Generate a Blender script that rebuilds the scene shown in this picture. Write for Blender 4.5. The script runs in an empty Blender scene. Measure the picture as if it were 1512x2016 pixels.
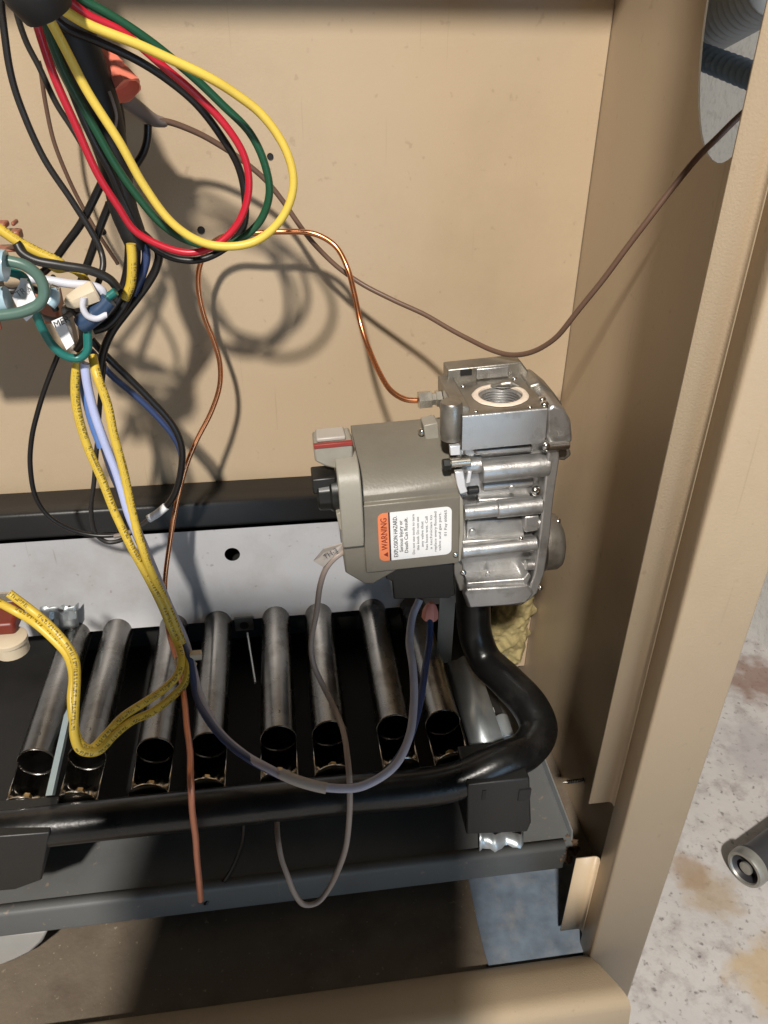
import bpy, math, random
from mathutils import Vector, Matrix, noise
random.seed(7)
S = bpy.context.scene
COL = S.collection
# ------------------------------------------------------------------ camera
Z0 = 0.70                                   # height of the lens above the concrete
CAM = Vector((0, 0, Z0))
def rot_cam(yaw, pitch, roll):
    y, p, r = map(math.radians, (yaw, pitch, roll))
    fw = Vector((math.sin(y)*math.cos(p), math.cos(y)*math.cos(p), -math.sin(p)))
    rt = Vector((math.cos(y), -math.sin(y), 0)); up = rt.cross(fw)
    return fw, math.cos(r)*rt+math.sin(r)*up, -math.sin(r)*rt+math.cos(r)*up
FW, RT, UP = rot_cam(7.8, 31.6, 0.4)
cd = bpy.data.cameras.new('camera'); cam = bpy.data.objects.new('camera', cd); COL.objects.link(cam)
m = Matrix((RT, UP, -FW)).transposed().to_4x4(); m.translation = CAM
cam.matrix_world = m
cd.sensor_fit = 'VERTICAL'; cd.sensor_height = 24.0; cd.lens = 1514/2016*24.0
cd.clip_start = 0.01; cd.clip_end = 200
S.camera = cam
S.render.resolution_x = 768; S.render.resolution_y = 1024
# ------------------------------------------------------------------ light
W = bpy.data.worlds.new('World'); S.world = W; W.use_nodes = True
bg = W.node_tree.nodes['Background']; bg.inputs[0].default_value = (0.80, 0.90, 1.0, 1); bg.inputs[1].default_value = 0.012
def area(name, loc, target, size, power, col, shape='DISK'):
    l = bpy.data.lights.new(name, 'AREA'); l.shape = shape; l.size = size; l.energy = power; l.color = col
    o = bpy.data.objects.new(name, l); COL.objects.link(o); o.location = loc
    o.rotation_euler = (Vector(target)-Vector(loc)).to_track_quat('-Z', 'Y').to_euler(); return o
area('ceiling_lamp', (-0.68, -2.5, Z0+2.65), (0.05, 0.55, Z0-0.3), 0.24, 256, (1.0, 0.94, 0.86))
area('window_light', (0.9, -1.4, Z0-0.35), (0.3, 0.3, Z0-0.6), 0.8, 7, (0.45, 0.72, 1.0), 'SQUARE')
S.view_settings.view_transform = 'Standard'; S.view_settings.look = 'None'
S.view_settings.exposure = 0.0; S.view_settings.gamma = 1.0
# ------------------------------------------------------------------ pixel ray helpers (photo pixels, 1512x2016)
def ray(px, py): return FW + RT*((px-756)/1514.0) - UP*((py-1008)/1514.0)
def P(px, py, Y): r = ray(px, py); return CAM + r*(Y/r.y)
def PX(px, py, X): r = ray(px, py); return CAM + r*(X/r.x)
def PZ(px, py, z): r = ray(px, py); return CAM + r*((z-Z0)/r.z)
# ------------------------------------------------------------------ materials
MAT = {}
def mat(name, col, rough=0.5, metal=0.0, var=0.10, scale=40, bump=0.0, bscale=200, spec=0.5, coat=0.0, dirt=None, dscale=12, damt=0.5, specks=None):
    M = bpy.data.materials.new(name); M.use_nodes = True; MAT[name] = M
    nt = M.node_tree; b = nt.nodes['Principled BSDF']; N = nt.nodes.new; L = nt.links.new
    tc = N('ShaderNodeTexCoord'); oi = N('ShaderNodeObjectInfo'); va = N('ShaderNodeVectorMath'); va.operation = 'ADD'
    mu = N('ShaderNodeMath'); mu.operation = 'MULTIPLY'; mu.inputs[1].default_value = 7.0; L(oi.outputs['Random'], mu.inputs[0])
    L(tc.outputs['Object'], va.inputs[0]); L(mu.outputs[0], va.inputs[1]); vec = va.outputs[0]
    nz = N('ShaderNodeTexNoise'); nz.inputs['Scale'].default_value = scale; nz.inputs['Detail'].default_value = 6
    L(vec, nz.inputs['Vector'])
    mx = N('ShaderNodeMix'); mx.data_type = 'RGBA'
    c = Vector(col[:3])
    mx.inputs[6].default_value = (*(c*(1-var)), 1); mx.inputs[7].default_value = (*[min(1, v*(1+var)) for v in c], 1)
    L(nz.outputs['Fac'], mx.inputs[0]); out = mx.outputs[2]
    if dirt:
        n2 = N('ShaderNodeTexNoise'); n2.inputs['Scale'].default_value = dscale; n2.inputs['Detail'].default_value = 8; n2.inputs['Roughness'].default_value = 0.65
        L(vec, n2.inputs['Vector'])
        rp = N('ShaderNodeValToRGB'); rp.color_ramp.elements[0].position = 0.5; rp.color_ramp.elements[1].position = 0.75
        rp.color_ramp.elements[1].color = (damt, damt, damt, 1); L(n2.outputs['Fac'], rp.inputs[0])
        m2 = N('ShaderNodeMix'); m2.data_type = 'RGBA'; m2.inputs[7].default_value = (*dirt, 1)
        L(rp.outputs[0], m2.inputs[0]); L(out, m2.inputs[6]); out = m2.outputs[2]
    if specks:
        n4 = N('ShaderNodeTexNoise'); n4.inputs['Scale'].default_value = specks[0]; n4.inputs['Detail'].default_value = 2; L(vec, n4.inputs['Vector'])
        r4 = N('ShaderNodeMapRange'); r4.inputs[1].default_value = 0.70; r4.inputs[2].default_value = 0.76; r4.inputs[4].default_value = specks[1]; L(n4.outputs['Fac'], r4.inputs[0])
        mp4 = N('ShaderNodeMapping'); mp4.inputs['Rotation'].default_value = (0.3, 0.6, 0.9); mp4.inputs['Scale'].default_value = (420, 420, 9); L(vec, mp4.inputs[0])
        n5 = N('ShaderNodeTexNoise'); n5.inputs['Scale'].default_value = 1; n5.inputs['Detail'].default_value = 1; L(mp4.outputs[0], n5.inputs['Vector'])
        r5 = N('ShaderNodeMapRange'); r5.inputs[1].default_value = 0.735; r5.inputs[2].default_value = 0.80; r5.inputs[4].default_value = specks[1]*0.8; L(n5.outputs['Fac'], r5.inputs[0])
        a5 = N('ShaderNodeMath'); a5.operation = 'MAXIMUM'; L(r4.outputs[0], a5.inputs[0]); L(r5.outputs[0], a5.inputs[1])
        m5 = N('ShaderNodeMix'); m5.data_type = 'RGBA'; m5.inputs[7].default_value = (*specks[2], 1); L(a5.outputs[0], m5.inputs[0]); L(out, m5.inputs[6]); out = m5.outputs[2]
    L(out, b.inputs['Base Color'])
    rr = N('ShaderNodeMapRange'); rr.inputs[3].default_value = max(0.02, rough-0.08); rr.inputs[4].default_value = min(1, rough+0.08)
    L(nz.outputs['Fac'], rr.inputs[0]); L(rr.outputs[0], b.inputs['Roughness'])
    b.inputs['Metallic'].default_value = metal; b.inputs['Specular IOR Level'].default_value = spec
    b.inputs['Coat Weight'].default_value = coat
    if bump:
        n3 = N('ShaderNodeTexNoise'); n3.inputs['Scale'].default_value = bscale; n3.inputs['Detail'].default_value = 3
        L(tc.outputs['Object'], n3.inputs['Vector'])
        bp = N('ShaderNodeBump'); bp.inputs['Strength'].default_value = bump; bp.inputs['Distance'].default_value = 0.001
        L(n3.outputs['Fac'], bp.inputs['Height']); L(bp.outputs[0], b.inputs['Normal'])
    return M
def printed(name, col, ink, rough=0.4):
    M = mat(name, col, rough, var=0.08, scale=60); nt = M.node_tree; N = nt.nodes.new; L = nt.links.new
    b = nt.nodes['Principled BSDF']; src = b.inputs['Base Color'].links[0].from_socket
    uv = N('ShaderNodeUVMap'); sp = N('ShaderNodeSeparateXYZ'); L(uv.outputs[0], sp.inputs[0])
    mp = N('ShaderNodeMapping'); mp.inputs['Scale'].default_value = (900, 5, 1); L(uv.outputs[0], mp.inputs[0])
    nz = N('ShaderNodeTexNoise'); nz.noise_dimensions = '2D'; nz.inputs['Scale'].default_value = 1; nz.inputs['Detail'].default_value = 1; L(mp.outputs[0], nz.inputs['Vector'])
    g = N('ShaderNodeMath'); g.operation = 'GREATER_THAN'; g.inputs[1].default_value = 0.50; L(nz.outputs['Fac'], g.inputs[0])
    mp2 = N('ShaderNodeMapping'); mp2.inputs['Scale'].default_value = (70, 0, 1); L(uv.outputs[0], mp2.inputs[0])
    n2 = N('ShaderNodeTexNoise'); n2.noise_dimensions = '2D'; n2.inputs['Scale'].default_value = 1; L(mp2.outputs[0], n2.inputs['Vector'])
    g2 = N('ShaderNodeMath'); g2.operation = 'GREATER_THAN'; g2.inputs[1].default_value = 0.44; L(n2.outputs['Fac'], g2.inputs[0])
    def band(c):
        s = N('ShaderNodeMath'); s.operation = 'COMPARE'; s.inputs[1].default_value = c; s.inputs[2].default_value = 0.075; L(sp.outputs[1], s.inputs[0]); return s
    a, c2 = band(0.30), band(0.80)
    ad = N('ShaderNodeMath'); ad.operation = 'ADD'; L(a.outputs[0], ad.inputs[0]); L(c2.outputs[0], ad.inputs[1])
    m1 = N('ShaderNodeMath'); m1.operation = 'MULTIPLY'; L(g.outputs[0], m1.inputs[0]); L(g2.outputs[0], m1.inputs[1])
    m2 = N('ShaderNodeMath'); m2.operation = 'MULTIPLY'; L(m1.outputs[0], m2.inputs[0]); L(ad.outputs[0], m2.inputs[1])
    m3 = N('ShaderNodeMath'); m3.operation = 'MULTIPLY'; m3.inputs[1].default_value = 0.8; L(m2.outputs[0], m3.inputs[0])
    mx = N('ShaderNodeMix'); mx.data_type = 'RGBA'; mx.inputs[7].default_value = (*ink, 1)
    L(m3.outputs[0], mx.inputs[0]); L(src, mx.inputs[6]); L(mx.outputs[2], b.inputs['Base Color'])
    return M
mat('beige', (0.475, 0.368, 0.248), 0.42, var=0.06, scale=9, bump=0.16, bscale=900, dirt=(0.33, 0.25, 0.16), dscale=11, damt=0.25, specks=(130, 0.22, (0.20, 0.13, 0.08)))
mat('black_paint', (0.011, 0.011, 0.011), 0.45, var=0.3, scale=30, bump=0.1, bscale=500)
mat('foot_grey', (0.34, 0.33, 0.31), 0.5, var=0.15, scale=40)
mat('gloss_black', (0.006, 0.006, 0.006), 0.30, var=0.3, scale=30, bump=0.16, bscale=260, dirt=(0.05, 0.045, 0.04), dscale=35, damt=0.35)
mat('recess_black', (0.010, 0.009, 0.008), 0.7, var=0.4, scale=40)  # near-black; also colours in the shade of shallow holes and slots
mat('aluminized', (0.52, 0.52, 0.535), 0.48, 0.25, var=0.06, scale=18, bump=0.08, bscale=350, dirt=(0.36, 0.32, 0.29), dscale=16, damt=0.5, specks=(110, 0.4, (0.22, 0.15, 0.10)))
mat('shelf_grey', (0.11, 0.113, 0.112), 0.6, 0.0, var=0.12, scale=15, bump=0.08, dirt=(0.07, 0.065, 0.06), dscale=14, damt=0.6, specks=(150, 0.5, (0.30, 0.22, 0.15)))
mat('burner_steel', (0.24, 0.23, 0.215), 0.27, 1.0, var=0.35, scale=45, bump=0.10, bscale=150, dirt=(0.10, 0.085, 0.07), dscale=38, damt=0.85)
mat('chrome_steel', (0.62, 0.58, 0.52), 0.16, 1.0, var=0.15, scale=50, dirt=(0.2, 0.14, 0.09), dscale=35, damt=0.6)
mat('galvanized', (0.46, 0.50, 0.52), 0.40, 0.75, var=0.2, scale=60, bump=0.08, bscale=160)
mat('cast_alu', (0.52, 0.515, 0.505), 0.36, 0.85, var=0.12, scale=90, bump=0.22, bscale=1100, dirt=(0.20, 0.18, 0.15), dscale=50, damt=0.8)
mat('cast_alu_dirty', (0.32, 0.30, 0.265), 0.40, 0.8, var=0.25, scale=70, bump=0.14, bscale=600, dirt=(0.13, 0.10, 0.07), dscale=45, damt=0.8)
mat('bright_alu', (0.85, 0.86, 0.88), 0.3, 0.6, var=0.05)
mat('housing', (0.170, 0.152, 0.120), 0.42, 0.0, var=0.08, scale=30, bump=0.12, bscale=500, dirt=(0.105, 0.09, 0.065), dscale=25, damt=0.4)
mat('housing_light', (0.30, 0.28, 0.235), 0.40, 0.0, var=0.08, scale=40, bump=0.1, bscale=500, dirt=(0.19, 0.16, 0.12), dscale=30, damt=0.4)
mat('pale_plastic', (0.42, 0.38, 0.34), 0.4, var=0.06)
mat('red_paint', (0.27, 0.03, 0.022), 0.45, var=0.15)
mat('black_plastic', (0.010, 0.010, 0.009), 0.38, var=0.3, scale=60, bump=0.1)
mat('steel', (0.66, 0.65, 0.62), 0.22, 1.0, var=0.1, scale=80)
mat('brass', (0.60, 0.42, 0.20), 0.32, 0.95, var=0.15, scale=80)
mat('nickel', (0.62, 0.58, 0.50), 0.28, 0.95, var=0.15, scale=90)
mat('copper', (0.68, 0.28, 0.13), 0.27, 0.95, var=0.2, scale=60, dirt=(0.25, 0.10, 0.05), dscale=30, damt=0.6)
mat('copper_pink', (0.62, 0.25, 0.15), 0.38, 0.55, var=0.15, scale=60)
mat('sealant', (0.78, 0.66, 0.54), 0.75, var=0.12, scale=150, bump=0.6, bscale=500)
mat('white_label', (0.80, 0.80, 0.80), 0.35, var=0.02)
mat('orange_label', (0.72, 0.21, 0.085), 0.4, var=0.06)
mat('ink', (0.03, 0.03, 0.035), 0.5)
mat('ink_grey', (0.16, 0.16, 0.17), 0.5)
mat('ink_red', (0.20, 0.02, 0.01), 0.5)
mat('tag_white', (0.80, 0.80, 0.82), 0.4, var=0.05, bump=0.1)
mat('tag_grey', (0.40, 0.35, 0.31), 0.5, var=0.08)
mat('nut_orange', (0.80, 0.22, 0.14), 0.45, var=0.12, scale=90)
mat('nut_pink', (0.80, 0.30, 0.24), 0.45, var=0.12, scale=90)
mat('brown_plastic', (0.34, 0.12, 0.07), 0.45, var=0.2, scale=60)
mat('dark_red', (0.16, 0.022, 0.012), 0.42, var=0.25)
mat('cream', (0.62, 0.52, 0.38), 0.45, var=0.08)
mat('clear_crimp', (0.36, 0.50, 0.58), 0.25, var=0.1)
mat('crimp_blue', (0.03, 0.06, 0.12), 0.3, var=0.1)
mat('insulation', (0.34, 0.28, 0.13), 0.95, var=0.25, scale=120, bump=1.0, bscale=300)
mat('rust_fuzz', (0.09, 0.055, 0.03), 0.95, var=0.4, scale=150, bump=1.0)
mat('pan_tan', (0.15, 0.118, 0.085), 0.75, var=0.25, scale=25, bump=0.4, bscale=250, dirt=(0.07, 0.045, 0.035), dscale=18, damt=0.7, specks=(220, 0.7, (0.34, 0.28, 0.20)))
mat('cool_light_sheet', (0.135, 0.17, 0.215), 0.6, 0.1, var=0.5, scale=75, bump=0.2, dirt=(0.24, 0.23, 0.22), dscale=60, damt=0.7)  # blue base colour stands in for cool light on grey metal
mat('wall_white', (0.80, 0.80, 0.78), 0.8, var=0.06, scale=30, bump=0.3, dirt=(0.36, 0.35, 0.33), dscale=90, damt=0.5)
mat('hose_grey', (0.26, 0.28, 0.30), 0.6, var=0.2)
mat('hose_blue', (0.09, 0.14, 0.22), 0.55, var=0.2)
mat('pipe_black', (0.03, 0.03, 0.035), 0.4, var=0.3, scale=60)
mat('pipe_rim', (0.30, 0.30, 0.28), 0.4, 0.6, var=0.3, scale=120)
for n, c, r in (('w_red', (0.50, 0.012, 0.030), .36), ('w_green', (0.012, 0.075, 0.035), .36), ('w_black', (0.009, 0.008, 0.008), .36),
                ('w_grey', (0.20, 0.165, 0.145), .45), ('w_brown', (0.13, 0.075, 0.05), .45), ('w_dark', (0.020, 0.018, 0.017), .40),
                ('w_blue', (0.10, 0.20, 0.50), .36), ('w_navy', (0.03, 0.05, 0.13), .36), ('w_lav', (0.38, 0.37, 0.44), .45), ('w_lavb', (0.42, 0.47, 0.72), .4), ('w_white', (0.60, 0.60, 0.66), .4),
                ('w_teal', (0.014, 0.15, 0.13), .38), ('w_tealgrey', (0.09, 0.16, 0.13), .35), ('w_sensor', (0.34, 0.27, 0.23), .45), ('w_sleeve', (0.010, 0.010, 0.011), .6),
                ('w_yellow', (0.74, 0.54, 0.085), .42)):
    mat(n, c, r, var=0.10, scale=60, bump=0.05, bscale=300)
printed('w_yellow_print', (0.64, 0.45, 0.055), (0.10, 0.07, 0.02))
# concrete with dark grit and tan stains
def concrete():
    M = mat('concrete', (0.44, 0.42, 0.41), 0.8, var=0.16, scale=16, bump=0.5, bscale=120, dirt=(0.17, 0.14, 0.135), dscale=42, damt=0.75)
    nt = M.node_tree; N = nt.nodes.new; L = nt.links.new; b = nt.nodes['Principled BSDF']; src = b.inputs['Base Color'].links[0].from_socket
    tc = N('ShaderNodeTexCoord')
    nd = N('ShaderNodeTexNoise'); nd.inputs['Scale'].default_value = 45; nd.inputs['Detail'].default_value = 6; L(tc.outputs['Object'], nd.inputs['Vector'])
    gr = N('ShaderNodeTexNoise'); gr.inputs['Scale'].default_value = 150; gr.inputs['Detail'].default_value = 3; L(tc.outputs['Object'], gr.inputs['Vector'])
    rg = N('ShaderNodeValToRGB'); rg.color_ramp.elements[0].position = 0.60; rg.color_ramp.elements[1].position = 0.72; rg.color_ramp.elements[1].color = (.7, .7, .7, 1); L(gr.outputs['Fac'], rg.inputs[0])
    mg = N('ShaderNodeMix'); mg.data_type = 'RGBA'; mg.inputs[7].default_value = (0.07, 0.06, 0.055, 1); L(rg.outputs[0], mg.inputs[0]); L(src, mg.inputs[6]); out = mg.outputs[2]
    for (c, rad, col, am) in ((PZ(1400, 1755, 0), 0.030, (0.33, 0.25, 0.16), .7), (PZ(1360, 1715, 0), 0.022, (0.27, 0.19, 0.12), .7),
                             (PZ(1530, 1925, 0), 0.040, (0.42, 0.32, 0.20), .85), (PZ(1500, 1340, 0), 0.05, (0.20, 0.12, 0.09), .8), (PZ(1490, 1480, 0), 0.05, (0.30, 0.28, 0.29), .6)):
        d = N('ShaderNodeVectorMath'); d.operation = 'DISTANCE'; d.inputs[1].default_value = (c.x, c.y, 0); L(tc.outputs['Object'], d.inputs[0])
        a = N('ShaderNodeMath'); a.operation = 'MULTIPLY_ADD'; a.inputs[1].default_value = -rad*1.6; a.inputs[2].default_value = rad*0.8; L(nd.outputs['Fac'], a.inputs[0])
        s = N('ShaderNodeMath'); s.operation = 'SUBTRACT'; L(d.outputs[1], s.inputs[0]); L(a.outputs[0], s.inputs[1])
        r = N('ShaderNodeMapRange'); r.inputs[1].default_value = rad*0.55; r.inputs[2].default_value = rad*1.1; r.inputs[3].default_value = am; r.inputs[4].default_value = 0; L(s.outputs[0], r.inputs[0])
        x = N('ShaderNodeMix'); x.data_type = 'RGBA'; x.inputs[7].default_value = (*col, 1); L(r.outputs[0], x.inputs[0]); L(out, x.inputs[6]); out = x.outputs[2]
    L(out, b.inputs['Base Color']); return M
concrete()
# ------------------------------------------------------------------ mesh helpers
ORG = {}
def link(name, verts, faces, material, parent=None, smooth=True, uvs=None, bevel=0.0, angle=40, solid=0.0, origin=None):
    verts = [Vector(v) for v in verts]
    if parent is not None: o0 = ORG[parent]
    elif origin is not None: o0 = Vector(origin)
    else:
        o0 = sum(verts, Vector())/len(verts); o0.z = min(v.z for v in verts)
    me = bpy.data.meshes.new(name); me.from_pydata([v-o0 for v in verts], [], faces)
    if uvs:
        ul = me.uv_layers.new(name='UVMap')
        for lp in me.loops: ul.data[lp.index].uv = uvs[lp.vertex_index]
    me.materials.append(MAT[material] if isinstance(material, str) else material)
    me.update()
    if smooth:
        for p in me.polygons: p.use_smooth = True
        try: me.set_sharp_from_angle(angle=math.radians(angle))
        except Exception: pass
    o = bpy.data.objects.new(name, me); COL.objects.link(o)
    if parent is not None: o.parent = parent; ORG[o] = o0
    else: o.location = o0; ORG[o] = o0
    if solid:
        md = o.modifiers.new('solid', 'SOLIDIFY'); md.thickness = solid; md.offset = 0
    if bevel:
        md = o.modifiers.new('bevel', 'BEVEL'); md.width = bevel; md.segments = 2; md.limit_method = 'ANGLE'; md.angle_limit = math.radians(35)
    return o
def thing(name, label, cat, loc, group=None, rot=None):
    e = bpy.data.objects.new(name, None); COL.objects.link(e); e.empty_display_size = 0.01
    e.location = loc; ORG[e] = Vector(loc); e['label'] = label; e['category'] = cat
    if group: e['group'] = group
    if rot is not None: e.rotation_euler = rot; ORG[e] = Vector((0, 0, 0))
    return e
def tag(o, label, cat, group=None):
    o['label'] = label; o['category'] = cat
    if group: o['group'] = group
    return o
def box(name, a, b, material, parent=None, bevel=0.0, **k):
    (x0, y0, z0), (x1, y1, z1) = a, b
    x0, x1 = min(x0, x1), max(x0, x1); y0, y1 = min(y0, y1), max(y0, y1); z0, z1 = min(z0, z1), max(z0, z1)
    v = [(x0, y0, z0), (x1, y0, z0), (x1, y1, z0), (x0, y1, z0), (x0, y0, z1), (x1, y0, z1), (x1, y1, z1), (x0, y1, z1)]
    f = [(0, 3, 2, 1), (4, 5, 6, 7), (0, 1, 5, 4), (1, 2, 6, 5), (2, 3, 7, 6), (3, 0, 4, 7)]
    return link(name, v, f, material, parent, smooth=bevel > 0, bevel=bevel, **k)
def extrude(name, outline, off, material, parent=None, bevel=0.0, **k):
    """closed polygon (3-D points) swept by the vector off"""
    a = [Vector(p) for p in outline]; n = len(a); off = Vector(off)
    nrm = Vector()
    for i in range(n): nrm += a[i].cross(a[(i+1) % n])
    if nrm.dot(off) > 0: a.reverse()
    v = a+[p+off for p in a]
    f = [tuple(range(n)), tuple(range(2*n-1, n-1, -1))]+[(i, i+n, (i+1) % n+n, (i+1) % n) for i in range(n)]
    return link(name, v, f, material, parent, smooth=bevel > 0, bevel=bevel, **k)
def catmull(pts, n=8):
    pts = [Vector(p) for p in pts]
    if len(pts) == 2: return pts
    q = [pts[0]*2-pts[1]]+pts+[pts[-1]*2-pts[-2]]; out = []
    for i in range(1, len(q)-2):
        p0, p1, p2, p3 = q[i-1], q[i], q[i+1], q[i+2]
        t0 = 0; t1 = t0+max(1e-6, (p1-p0).length**.5); t2 = t1+max(1e-6, (p2-p1).length**.5); t3 = t2+max(1e-6, (p3-p2).length**.5)
        for j in range(n):
            t = t1+(t2-t1)*j/n
            a1 = p0*((t1-t)/(t1-t0))+p1*((t-t0)/(t1-t0)); a2 = p1*((t2-t)/(t2-t1))+p2*((t-t1)/(t2-t1)); a3 = p2*((t3-t)/(t3-t2))+p3*((t-t2)/(t3-t2))
            b1 = a1*((t2-t)/(t2-t0))+a2*((t-t0)/(t2-t0)); b2 = a2*((t3-t)/(t3-t1))+a3*((t-t1)/(t3-t1))
            out.append(b1*((t2-t)/(t2-t1))+b2*((t-t1)/(t2-t1)))
    out.append(pts[-1]); return out
def r_of(r): return r[0] if isinstance(r, (list, tuple)) else r
def tube(name, pts, r, material, parent=None, n=8, seg=10, caps=True, origin=None, hollow=False):
    c = catmull(pts, n); m_ = len(c)
    if m_ > 30 and name not in ('pipe', 'sleeve'):      # slight hand-bent unevenness
        sd = len(name)+c[0].x*100+r_of(r)*9000
        c = [p+Vector((noise.noise(p*30+Vector((sd, 0, 0))), noise.noise(p*30+Vector((0, sd, 9))), noise.noise(p*30+Vector((5, 0, sd)))))*(0.0009 if 0 < i < m_-1 else 0) for i, p in enumerate(c)]
    rs = r if isinstance(r, (list, tuple)) else [r]
    def rad(i):
        t = i/(m_-1)*(len(rs)-1); k = min(int(t), len(rs)-2) if len(rs) > 1 else 0
        return rs[0] if len(rs) == 1 else rs[k]+(rs[k+1]-rs[k])*(t-k)
    v, f, uv = [], [], []; nrm = None; L = 0
    for i, p in enumerate(c):
        t = (c[min(i+1, m_-1)]-c[max(i-1, 0)]).normalized()
        if nrm is None: nrm = t.orthogonal().normalized() if abs(t.dot(FW)) > .95 else (-FW-t*t.dot(-FW)).normalized()
        nrm = (nrm-t*nrm.dot(t)).normalized(); bn = t.cross(nrm)
        if i: L += (p-c[i-1]).length
        for s in range(seg):
            a = 2*math.pi*s/seg; v.append(p+(nrm*math.cos(a)+bn*math.sin(a))*rad(i)); uv.append((L, s/seg))
    for i in range(m_-1):
        for s in range(seg):
            a, b = i*seg+s, i*seg+(s+1) % seg; f.append((a, b, b+seg, a+seg))
    if caps: f.append(tuple(range(seg-1, -1, -1))); f.append(tuple((m_-1)*seg+s for s in range(seg)))
    return link(name, v, f, material, parent, uvs=uv, angle=60, origin=origin if parent is None and origin else (None if parent is not None else c[0]))
def lathe(name, o, axis, prof, material, parent=None, seg=24, bump=None, **k):
    """profile [(radius, height)] around axis from o; radius 0 ends close it"""
    o = Vector(o); ax = Vector(axis).normalized(); u = ax.orthogonal().normalized(); w = ax.cross(u)
    v, f = [], []
    for j, (r, h) in enumerate(prof):
        for s in range(seg):
            a = 2*math.pi*s/seg; rr = r*(bump(a, j) if bump else 1); v.append(o+ax*h+(u*math.cos(a)+w*math.sin(a))*rr)
    for j in range(len(prof)-1):
        for s in range(seg):
            a, b = j*seg+s, j*seg+(s+1) % seg; f.append((a, b, b+seg, a+seg))
    if prof[0][0] > 0 and k.pop('cap0', True): f.append(tuple(range(seg-1, -1, -1)))
    if prof[-1][0] > 0 and k.pop('cap1', True): f.append(tuple((len(prof)-1)*seg+s for s in range(seg)))
    k.pop('cap0', 0); k.pop('cap1', 0)
    return link(name, v, f, material, parent, **k)
def cyl(name, a, b, r, material, parent=None, seg=20, ch=0.0006, **k):
    a, b = Vector(a), Vector(b); h = (b-a).length; ch = min(ch, r*.4, h*.4)
    return lathe(name, a, b-a, [(r-ch, 0), (r, ch), (r, h-ch), (r-ch, h)], material, parent, seg, **k)
def screw(name, o, axis, r, material, parent):
    """pan head screw with a rounded head"""
    return lathe(name, o, axis, [(r, 0), (r, r*.3), (r*.8, r*.65), (r*.4, r*.8), (r*.15, r*.8), (r*.1, r*.55)], material, parent, 12)
def holed(name, rect, cen, rx, ry, f3, material, parent=None, seg=48, **k):
    """flat sheet with an elliptic hole; f3 maps 2-D to 3-D"""
    (x0, y0), (x1, y1) = rect; cx, cy = cen
    ang = sorted([2*math.pi*i/seg for i in range(seg)]+[math.atan2(y-cy, x-cx) % (2*math.pi) for x in (x0, x1) for y in (y0, y1)])
    v, f = [], []
    for a in ang:
        c, s = math.cos(a), math.sin(a); ts = []
        if c > 1e-9: ts.append((x1-cx)/c)
        if c < -1e-9: ts.append((x0-cx)/c)
        if s > 1e-9: ts.append((y1-cy)/s)
        if s < -1e-9: ts.append((y0-cy)/s)
        t = min(ts); v.append(f3(cx+c*t, cy+s*t)); v.append(f3(cx+rx*c, cy+ry*s))
    n = len(ang)
    for i in range(n):
        j = (i+1) % n; f.append((2*i, 2*j, 2*j+1, 2*i+1))
    return link(name, v, f, material, parent, smooth=False, **k)
def text(name, s, loc, rot, size, material, parent, align='LEFT'):
    c = bpy.data.curves.new(name, 'FONT'); c.body = s; c.size = size; c.align_x = align; c.extrude = 0.00004; c.fill_mode = 'FRONT'; c.resolution_u = 2
    t = bpy.data.objects.new('tmp', c); COL.objects.link(t)
    bpy.context.view_layer.update(); me = bpy.data.meshes.new_from_object(t.evaluated_get(bpy.context.evaluated_depsgraph_get()))
    bpy.data.objects.remove(t); me.name = name; me.materials.clear(); me.materials.append(MAT[material])
    o = bpy.data.objects.new(name, me); COL.objects.link(o); o.parent = parent
    if isinstance(rot, Matrix): o.matrix_local = Matrix.Translation(Vector(loc)-ORG[parent] if ORG[parent].length else Vector(loc)) @ rot.to_4x4()
    else: o.location = Vector(loc)-ORG[parent]; o.rotation_euler = rot
    ORG[o] = Vector(loc); return o
def rframe(x, y):
    x = Vector(x).normalized(); y = Vector(y); y = (y-x*x.dot(y)).normalized(); z = x.cross(y)
    return Matrix((x, y, z)).transposed()
# ------------------------------------------------------------------ the setting
D = 0.62; WX = 0.246; F = 0.305            # back panel, side panel, front face of the cabinet
def zr(v): return Z0+v                     # height given relative to the lens
fl = link('floor', [(-3, -3, 0), (4, -3, 0), (4, 4, 0), (-3, 4, 0)], [(0, 1, 2, 3)], 'concrete', smooth=False, origin=(0, 0, 0)); fl['kind'] = 'structure'
rw = box('room_wall', (0.62, -0.2, 0), (0.72, 3.0, 2.4), 'wall_white'); rw['kind'] = 'structure'
# ------------------------------------------------------------------ furnace cabinet
cab = thing('furnace_cabinet', 'beige painted furnace cabinet standing open on the concrete floor', 'furnace', (0, F, 0))
box('back_panel', (-0.62, D, zr(-0.60)), (WX-0.0005, D+0.0012, zr(0.55)), 'beige', cab)
sp = holed('side_panel', ((F+0.0015, zr(-0.70)), (D+0.02, zr(0.55))), (0.440, zr(0.034)), 0.047, 0.092, lambda a, b: (WX+0.0008, a, b), 'beige', cab, solid=0.0012)
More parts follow.
